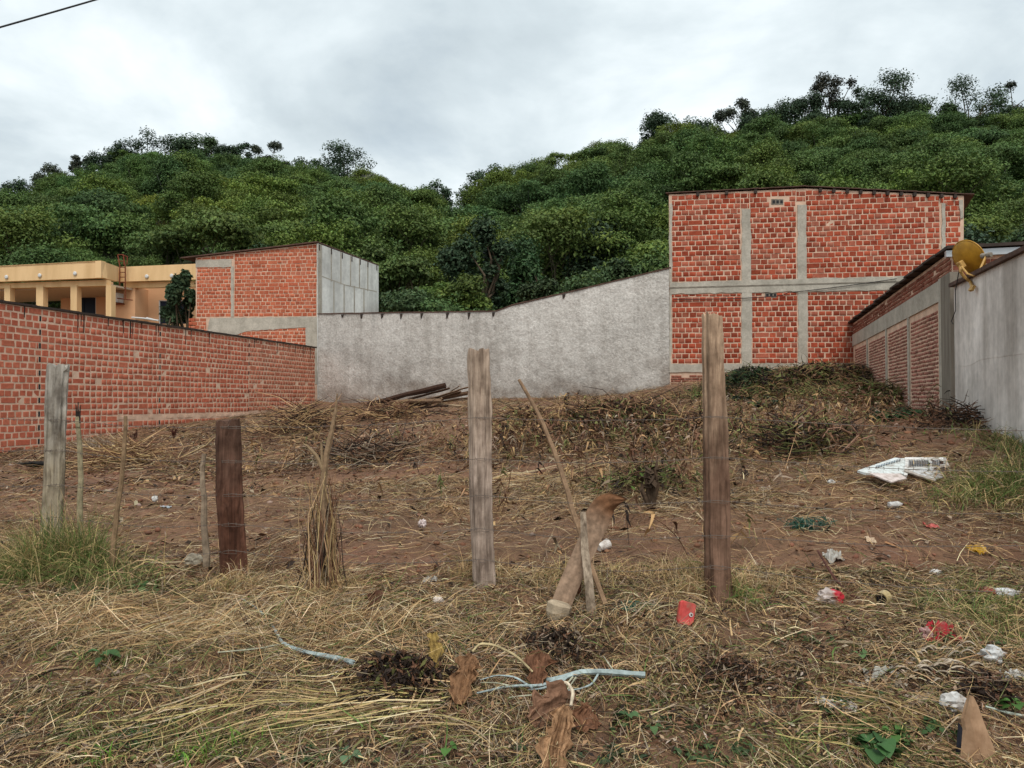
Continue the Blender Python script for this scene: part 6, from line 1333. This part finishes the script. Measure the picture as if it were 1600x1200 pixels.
stalks(1200, 1150, 1500, 1130, 20, .12, .0045, YP); stalks(1280, 1090, 1560, 1180, 18, .06, .0045, YP); stalks(30, 930, 180, 1040, 22, .06, .0042, YP); stalks(180, 1010, 420, 950, 40, .1, .0042, [(3, TAN), (2, PALE), (1, YEL)]); stalks(420, 960, 700, 1000, 40, .12, .004, [(3, TAN), (2, PALE)])
stalks(950, 980, 1100, 1100, 20, .1, .0035, [(3, TAN), (2, GREY)]); stalks(780, 760, 960, 730, 40, .25, .007, [(2, TAN), (2, PALE), (1, BRN)]); stalks(1050, 780, 880, 750, 30, .3, .006, [(2, TAN), (2, BRN)]); stalks(380, 720, 560, 700, 30, .3, .007, [(2, TAN), (2, BRN)])
for (px, py, rr, nn) in [(1072, 978, .10, 60), (1470, 995, .14, 130), (1550, 1035, .12, 90), (1375, 1060, .14, 120), (1305, 1108, .14, 120), (1490, 1112, .12, 90), (1296, 943, .12, 110), (1380, 945, .08, 50), (1420, 752, .7, 260), (1263, 825, .25, 90), (880, 962, .12, 120), (688, 948, .06, 24), (565, 936, .06, 40), (1546, 931, .14, 80), (1530, 1188, .14, 130), (740, 1085, .12, 60), (850, 1130, .14, 90), (940, 1068, .2, 110), (490, 1035, .25, 160), (1120, 930, .1, 120), (751, 900, .1, 120), (362, 922, .12, 130), (1463, 901, .08, 30), (1525, 862, .1, 40), (505, 925, .1, 120), (1455, 1050, .14, 90), (1370, 1192, .12, 40)]:
    p = ground_at(px, py); n = nn; q = p.y / 4
    sk.add(p.x + R.normal(0, rr, n), p.y + R.normal(0, rr * .6, n) - .02, U_(.05, .2, n) * q, U_(.0015, .0035, n) * q, U_(0, 6.28, n), U_(-.1, .5, n), R.normal(0, .2, n), U_(0, .5, n), U_(.005, .06, n) * q, pick(n, [(3, TAN), (3, STRAW), (1, PALE), (2, GREY), (2, BRN), (1, OLIVE)]), segs=6, tip=.4)
sk.build('fallen_stalks', 'long yellow fallen grass stalks bundled over the foreground', 'stalks')

# heaps of dark dead leaves and brush
def heap(px, py, wpx, rx, ry, hh, nn, L0, L1, rad, pal, label, name='brush_heap', cat='brush heap', leaves=0, lpal=None, ls=.02):
    p = ground_at(px, py); D = p.y; b = MB()
    for k in range(nn):
        x, y = p.x + random.gauss(0, .45) * rx, p.y + random.gauss(0, .45) * ry; q = math.exp(-((x - p.x) / rx) ** 2 - ((y - p.y) / ry) ** 2); z = hz(x, y) + random.uniform(0, hh) * q
        a, e, L = random.uniform(0, 6.28), random.uniform(-.3, .55), random.uniform(L0, L1); d = Vector((math.cos(a) * math.cos(e), math.sin(a) * math.cos(e), math.sin(e))); c = Vector((x, y, z)); m_ = c + d * L * .5 + Vector((random.gauss(0, .08), random.gauss(0, .08), random.gauss(0, .06))) * L; e_ = c + d * L
        e_.z = max(e_.z, hz(e_.x, e_.y) + .01); m_.z = max(m_.z, hz(m_.x, m_.y) + .01)
        b.tube([c, m_, e_], [rad, rad * .8, rad * .4], 4, pick(1, pal)[0], cap=False)
    o = empty(name, p, label, cat); tag(b.build('stems', M['veg'], o), kind='stuff')
    if leaves:
        n = leaves; x, y = p.x + R.normal(0, .45 * rx, n), p.y + R.normal(0, .45 * ry, n); q = np.exp(-((x - p.x) / rx) ** 2 - ((y - p.y) / ry) ** 2); z = h(x, y) + R.uniform(0, hh, n) * q; L_ = R.uniform(ls * .6, ls * 1.5, n)
        t = rand_dirs(n, R); t[:, 2] = np.where(R.random(n) < .6, -np.abs(t[:, 2]), t[:, 2]); s2 = np.cross(t, rand_dirs(n, R)); s2 /= np.linalg.norm(s2, axis=1)[:, None]; P = np.stack([x, y, z], 1); nn2 = np.cross(t, s2)
        V = np.stack([P - t * L_[:, None], P - s2 * (L_ * .32)[:, None] + nn2 * (L_ * .15)[:, None], P + t * L_[:, None], P + s2 * (L_ * .32)[:, None] + nn2 * (L_ * .15)[:, None]], 1).reshape(-1, 3) - np.array(o.location[:])
        tag(fast_mesh('dead_leaves', V, np.arange(4 * n).reshape(-1, 4), np.repeat(pick(n, lpal or pal), 4, 0), M['veg'], o), kind='stuff')
    return o
DP = [(3, DARK), (2, BRN), (1, GREY)]
heap(625, 1068, 160, .26, .14, .11, 140, .06, .16, .0025, DP, 'dark heap of dead black leaves in the middle of the foreground', 'dead_leaf_heap', 'leaf heap', 1500, [(4, DARK), (2, BRN), (.6, OLIVE)], .022)
heap(870, 1015, 150, .24, .12, .09, 160, .05, .15, .0022, DP, 'grey black heap of dead stems above the curled reddish leaf', 'dead_leaf_heap', 'leaf heap', 900, DP, .018)
heap(1540, 1085, 100, .14, .12, .08, 120, .05, .14, .0025, DP, 'dark tangle of dead stems behind the standing cardboard', 'dead_leaf_heap', 'leaf heap', 500, DP, .02)
heap(1150, 1060, 150, .22, .14, .06, 120, .05, .14, .0022, DP, 'dark matted leaves right of the pale blue branch', 'dead_leaf_heap', 'leaf heap', 900, DP, .015)
BP = [(3, BRN), (2, DARK), (2, STRAW), (1, TAN)]
heap(470, 672, 120, .9, .7, .45, 420, .3, .9, .008, BP, 'mound of dry brown brush near the corner of the left wall and grey wall')
heap(600, 653, 90, 1.1, .6, .30, 260, .3, .9, .009, BP, 'low mound of dry twigs below the plank pile')
heap(560, 720, 150, .9, .45, .30, 360, .2, .7, .006, [(2, BRN), (3, DARK), (2, GREY)], 'dark heap of cut stems behind the forked stake')
heap(820, 668, 70, .7, .5, .40, 240, .2, .7, .007, BP, 'heap of dead stems under the top of the leaning stick', leaves=500, lpal=BP, ls=.05)
heap(960, 672, 150, 1.5, .8, .40, 420, .2, .7, .007, [(3, BRN), (2, DARK), (2, STRAW)], 'wide dark heap of wilted weeds left of the tallest post', leaves=2600, lpal=[(2, DARK), (4, BRN), (2, OLIVE)], ls=.05)
heap(1245, 705, 80, .6, .4, .35, 260, .2, .6, .006, [(1, BRN), (3, DARK), (1.5, OLIVE)], 'dark wilted clump right of the tallest post', leaves=500, lpal=[(3, DARK), (2, BRN), (1, OLIVE)], ls=.04)
heap(1000, 765, 90, .6, .3, .22, 220, .1, .4, .005, [(2, DARK), (2, BRN), (2, OLIVE)], 'clump of dying green weeds above the palm sheath tip', leaves=600, lpal=[(2, OLIVE), (1, GREEN), (2, DARK)], ls=.03)
heap(1085, 690, 100, .7, .6, .4, 220, .2, .6, .006, [(1, BRN), (3, DARK), (1.5, STRAW)], 'brush heap just left of the tallest post', leaves=700, lpal=[(3, DARK), (3, BRN)], ls=.04)
heap(200, 722, 120, .8, .4, .25, 300, .3, .8, .007, [(2, TAN), (3, BRN), (2, STRAW)], 'heap of pale cut stalks at the foot of the left wall')
heap(1270, 600, 170, 1.9, .8, .45, 500, .2, .7, .007, [(2, BRN), (3, DARK), (2, STRAW), (1, OLIVE)], 'overgrown mound of dry brown and green brush at the foot of the tall brick house', leaves=2600, lpal=[(3, OLIVE), (3, DARK), (3, BRN)], ls=.08)
heap(1165, 606, 70, 1.0, .7, .5, 240, .2, .6, .007, [(2, DARK), (2, OLIVE)], 'dark green brush behind the tallest post at the house foot', leaves=2200, lpal=[(3, np.array([.03, .05, .022])), (1, DARK)], ls=.06)
heap(1365, 628, 60, .9, .7, .40, 260, .3, .8, .009, [(2, BRN), (2, DARK), (2, OLIVE)], 'green brown grass heap against the small brick shed', leaves=900, lpal=[(3, OLIVE), (1, GREEN), (2, BRN)], ls=.06)
heap(1500, 662, 80, .8, .5, .25, 200, .2, .6, .006, [(2, BRN), (2, DARK)], 'small brush heap at the foot of the cement wall', leaves=500, lpal=[(2, BRN), (2, DARK)], ls=.03)
# stumps and small dead plants
def dead_plant(px, py, hpx, label, col, nb=7, wide=.5, name='dead_plant', cat='dead plant'):
    p = ground_at(px, py); k = p.y / F; H = hpx * k; b = MB()
    for i in range(nb):
        a = random.uniform(0, 6.28); t = Vector((math.cos(a) * wide * H * random.uniform(.2, 1), math.sin(a) * wide * H * .5, H * random.uniform(.5, 1))); m_ = t * .5 + Vector((random.gauss(0, .05) * H, 0, .1 * H)); b.tube([p, p + m_, p + t], [H * .05, H * .04, H * .012], 5, np.array(col[:3]) * random.uniform(.7, 1.2))
        for q in range(5):
            c = p + t * random.uniform(.5, 1); d = Vector((random.gauss(0, 1), random.gauss(0, 1), random.gauss(-.3, .6))).normalized() * H * .18; b.tube([c, c + d * .5, c + d], [H * .03, H * .05, .001], 4, np.array(col[:3]) * random.uniform(.6, 1.1), flat=.3)
    tag(b.build(name, M['stick'], loc=tuple(p)), label, cat)
dead_plant(272, 686, 22, 'small dark red dead plant at the foot of the left wall, right one of two', L3(78, 44, 34)); dead_plant(210, 690, 17, 'smaller dark dead plant at the foot of the left wall beside the crooked stake top', L3(74, 46, 38))
dead_plant(1195, 612, 36, 'charred forked stump in front of the tall brick house', L3(58, 46, 42), 4, .35, 'stump', 'stump')
dead_plant(1130, 735, 48, 'dry black stemmed weed right behind the tallest post', L3(58, 44, 36), 6, .5); dead_plant(885, 640, 26, 'dark weed against the foot of the grey wall', L3(64, 50, 42), 5, .5)
dead_plant(1018, 800, 90, 'thin dead weed stems standing between the sheath tip and the tallest post', L3(84, 68, 54), 8, .25)
crumple(100, 726, 26, 6, (.02, .018, .016), 'patch of black ash lying at the foot of the left wall', 'ash', 'ash_patch', 31, 'stone', rough=.5); crumple(60, 728, 80, 9, (.02, .018, .016), 'longer strip of black ash by the left wall at the left edge', 'ash', 'ash_patch', 32, 'stone', rough=.5, depth=.5)
# bare tangled branch on the right
br_ = empty('tangled_branch', ground_at(1320, 712), 'bare tangled pale branch curling up on the soil right of the tallest post', 'branch')
Db = br_.location.y
for pts, r0 in [([(1290, 735), (1310, 712), (1335, 690), (1348, 672), (1352, 655)], .016), ([(1300, 722), (1322, 700), (1342, 680), (1330, 665), (1315, 664), (1312, 672)], .014), ([(1335, 690), (1365, 680), (1390, 690), (1405, 705)], .009), ([(1330, 678), (1312, 668), (1295, 670), (1285, 684)], .011), ([(1312, 712), (1300, 700), (1294, 688)], .008)]:
    P = [at(a, y, Db + random.gauss(0, .05)) for a, y in pts]; b = MB(); b.tube(P, [r0 * (1 - .15 * i) for i in range(len(P))], 6, L3(150, 116, 96)[:3], jit=.1); b.build('limb', M['stick'], br_)
twig([(1278, 888), (1300, 915), (1320, 935), (1345, 945)], [.007, .009, .008, .004], L3(84, 54, 46), None, 'dark_branch', heights=[.10, .05, .03, .01])['label'] = 'dark reddish broken branch leaning over the white and red bag'; bpy.context.scene.objects[-1 if False else 'dark_branch']['category'] = 'branch'
LS_ = [((690, 795), (705, 772), L3(186, 160, 122), 'short pale stick standing in the straw left of the middle post'), ((575, 758), (625, 752), L3(176, 148, 110), 'pale stick lying behind the forked stake'), ((800, 815), (830, 790), L3(170, 144, 104), 'pale split stick lying right of the middle post'), ((1075, 792), (1100, 818), L3(186, 164, 132), 'pale peeled stick leaning towards the tallest post'),
       ((1295, 895), (1330, 888), L3(176, 150, 120), 'thin pale stick lying right of the clear plastic scrap'), ((600, 905), (612, 930), L3(176, 148, 100), 'short tan chip of cane in the hay left of the clear film'), ((108, 1000), (122, 1030), L3(196, 166, 116), 'short tan piece of cane in the hay at the lower left'), ((175, 950), (232, 937), L3(196, 178, 140), 'pale cane piece lying above the hay at the left'),
       ((235, 885), (300, 882), L3(178, 160, 128), 'thin bent pale stalk lying by the grey stake'), ((1420, 1020), (1310, 1010), L3(150, 132, 106), 'long grey twig lying left of the pale husks'), ((1600, 1128), (1540, 1112), L3(186, 196, 182), 'pale green stalk lying right of the standing cardboard'), ((1278, 1185), (1284, 1090), L3(176, 164, 104), 'upright yellow stalk at the bottom right of centre'), ((835, 1000), (880, 1012), L3(160, 152, 142), 'grey twig on top of the grey black heap')]
for (a, y), (c, d), col, lab in LS_:
    o = twig([(a, y), ((a + c) / 2, (y + d) / 2), (c, d)], [.006 * (1.5 if y < 830 else 1), .006 * (1.5 if y < 830 else 1), .004], col, None, 'stick', .02); o['label'] = lab; o['category'] = 'stick'
# pile of planks and poles against the grey wall
pp = 'planks and poles of the pile by the grey wall'
PL = [((575, 632), (696, 602), .07, (70, 50, 40), 'longest dark plank on the plank pile, uppermost and pointing up right'), ((600, 634), (702, 607), .06, (84, 62, 48), 'dark brown plank just under the uppermost one'), ((618, 640), (720, 612), .05, (112, 88, 70), 'brown pole third from the top of the plank pile'), ((640, 630), (731, 614), .06, (104, 80, 62), 'plank end sticking out right towards the middle post'),
      ((650, 634), (731, 622), .05, (128, 104, 84), 'light brown pole low on the right side of the plank pile'), ((655, 640), (690, 622), .045, (150, 124, 98), 'short tan pole crossing the plank pile'), ((610, 628), (690, 626), .055, (132, 106, 84), 'pale flat board lying level in the plank pile'), ((680, 628), (718, 603), .03, (146, 122, 98), 'thin forked branch standing up from the plank pile'),
      ((630, 642), (700, 634), .05, (60, 44, 36), 'black plank at the bottom of the plank pile'), ((683, 634), (722, 635), .03, (176, 152, 124), 'pale thin pole lying in front of the plank pile'), ((640, 644), (668, 628), .04, (96, 72, 56), 'short dark stub leaning on the plank pile'), ((660, 627), (731, 605), .045, (118, 94, 74), 'grey brown pole at the back of the plank pile')]
DPL = ground_at(655, 643).y
for k, ((a, y), (c, d), w, col, lab) in enumerate(PL):
    D0 = DPL - .03 * k; p, q = at(a, y, D0 + .35), at(c, d, D0 - .25); p.z = max(p.z, hz(p.x, p.y) + .05 + .03 * (k % 5)); q.z = max(q.z, hz(q.x, q.y) + .08 + .05 * (k % 4)); d_ = (q - p)
    b = MB(); n = 9; A = np.array([tuple(p + d_ * t + Vector((0, 0, random.gauss(0, .006)))) for t in np.linspace(0, 1, n)]); b.tube(A, [w * random.uniform(.85, 1.05) for _ in range(n)], 4 if k % 3 else 7, np.array(L3(*col)[:3]) * .9, flat=.5 if k % 3 else 1, jit=.05)
    tag(b.build('plank' if k % 3 else 'pole', M['stick'], loc=tuple(p)), lab, 'plank' if k % 3 else 'pole', pp)
for (a, y), (c, d), lab in [((484, 652), (500, 640), 'short black beam end leaning in the corner of the two walls'), ((497, 655), (524, 638), 'dark pole leaning up right in the corner of the two walls')]:
    b = MB(); p, q = at(a, y, 27.5), at(c, d, 28.2); b.tube([p, q], .06, 5, L3(66, 52, 46)[:3]); tag(b.build('pole', M['stick'], loc=tuple(p)), lab, 'pole')
# young bright seedlings
def seedling(px, py, spx, nl, col, label, broad=.45):
    p = ground_at(px, py); k = p.y / F; s = spx * k; t = empty('seedling', p, label, 'seedling')
    for i in range(nl):
        a = i * 2.4 + random.uniform(-.3, .3); e = random.uniform(-.1, .9); c = p + Vector((math.cos(a) * s * .15, math.sin(a) * s * .15, s * random.uniform(.35, .6))); d = Vector((math.cos(a) * math.cos(e), math.sin(a) * math.cos(e), math.sin(e) * .4)); sd = Vector((-math.sin(a), math.cos(a), .1)); L = s * random.uniform(.4, .65); G = np.zeros((7, 5, 3))
        for u in range(7):
            for v in range(5):
                tt = u / 6; w = L * broad * math.sin(math.pi * min(1, tt * .93 + .05)) ** .8 * (v - 2) / 2; q = c + d * L * tt + sd * w + Vector((0, 0, abs(w) * random.uniform(.3, .5) - L * .45 * tt * tt)); G[u, v] = tuple(q)
        b = MB(); b.grid(G, np.array(col) * random.uniform(.8, 1.2)); b.build('leaf', M['leaf'], t, smooth=True)
        b = MB(); b.tube([p, p.lerp(c, .6) + Vector((0, 0, .02 * s)), c], .0014, 4, (.08, .13, .04)); b.build('leaf_stem', M['leaf'], t)
SG = (.075, .16, .035)
seedling(700, 1186, 34, 4, SG, 'bright green seedling left of the tan creased leaf at the bottom', .5); seedling(1370, 1192, 58, 11, (.05, .115, .036), 'largest green seedling at the bottom right with broad leaves', .55); seedling(1395, 1165, 36, 4, SG, 'light green seedling just above the largest one at the bottom right', .5); seedling(1345, 1042, 34, 4, (.10, .17, .06), 'pale green sprout in the straw left of the pale husks', .4); seedling(545, 1196, 34, 3, (.10, .16, .08), 'grey green sprout at the bottom edge left of the bright seedling', .6)
seedling(980, 1135, 34, 4, (.07, .13, .05), 'small green sprout right of the brown banana leaves', .4); seedling(1020, 1150, 26, 3, (.08, .14, .05), 'smaller green sprout right of the banana leaves, farther right one', .4); seedling(1585, 1120, 34, 5, SG, 'green sprout at the right edge above the pale green stalk', .5); seedling(160, 1042, 40, 6, (.06, .12, .04), 'green sprout in the cut grass at the left foreground', .3)
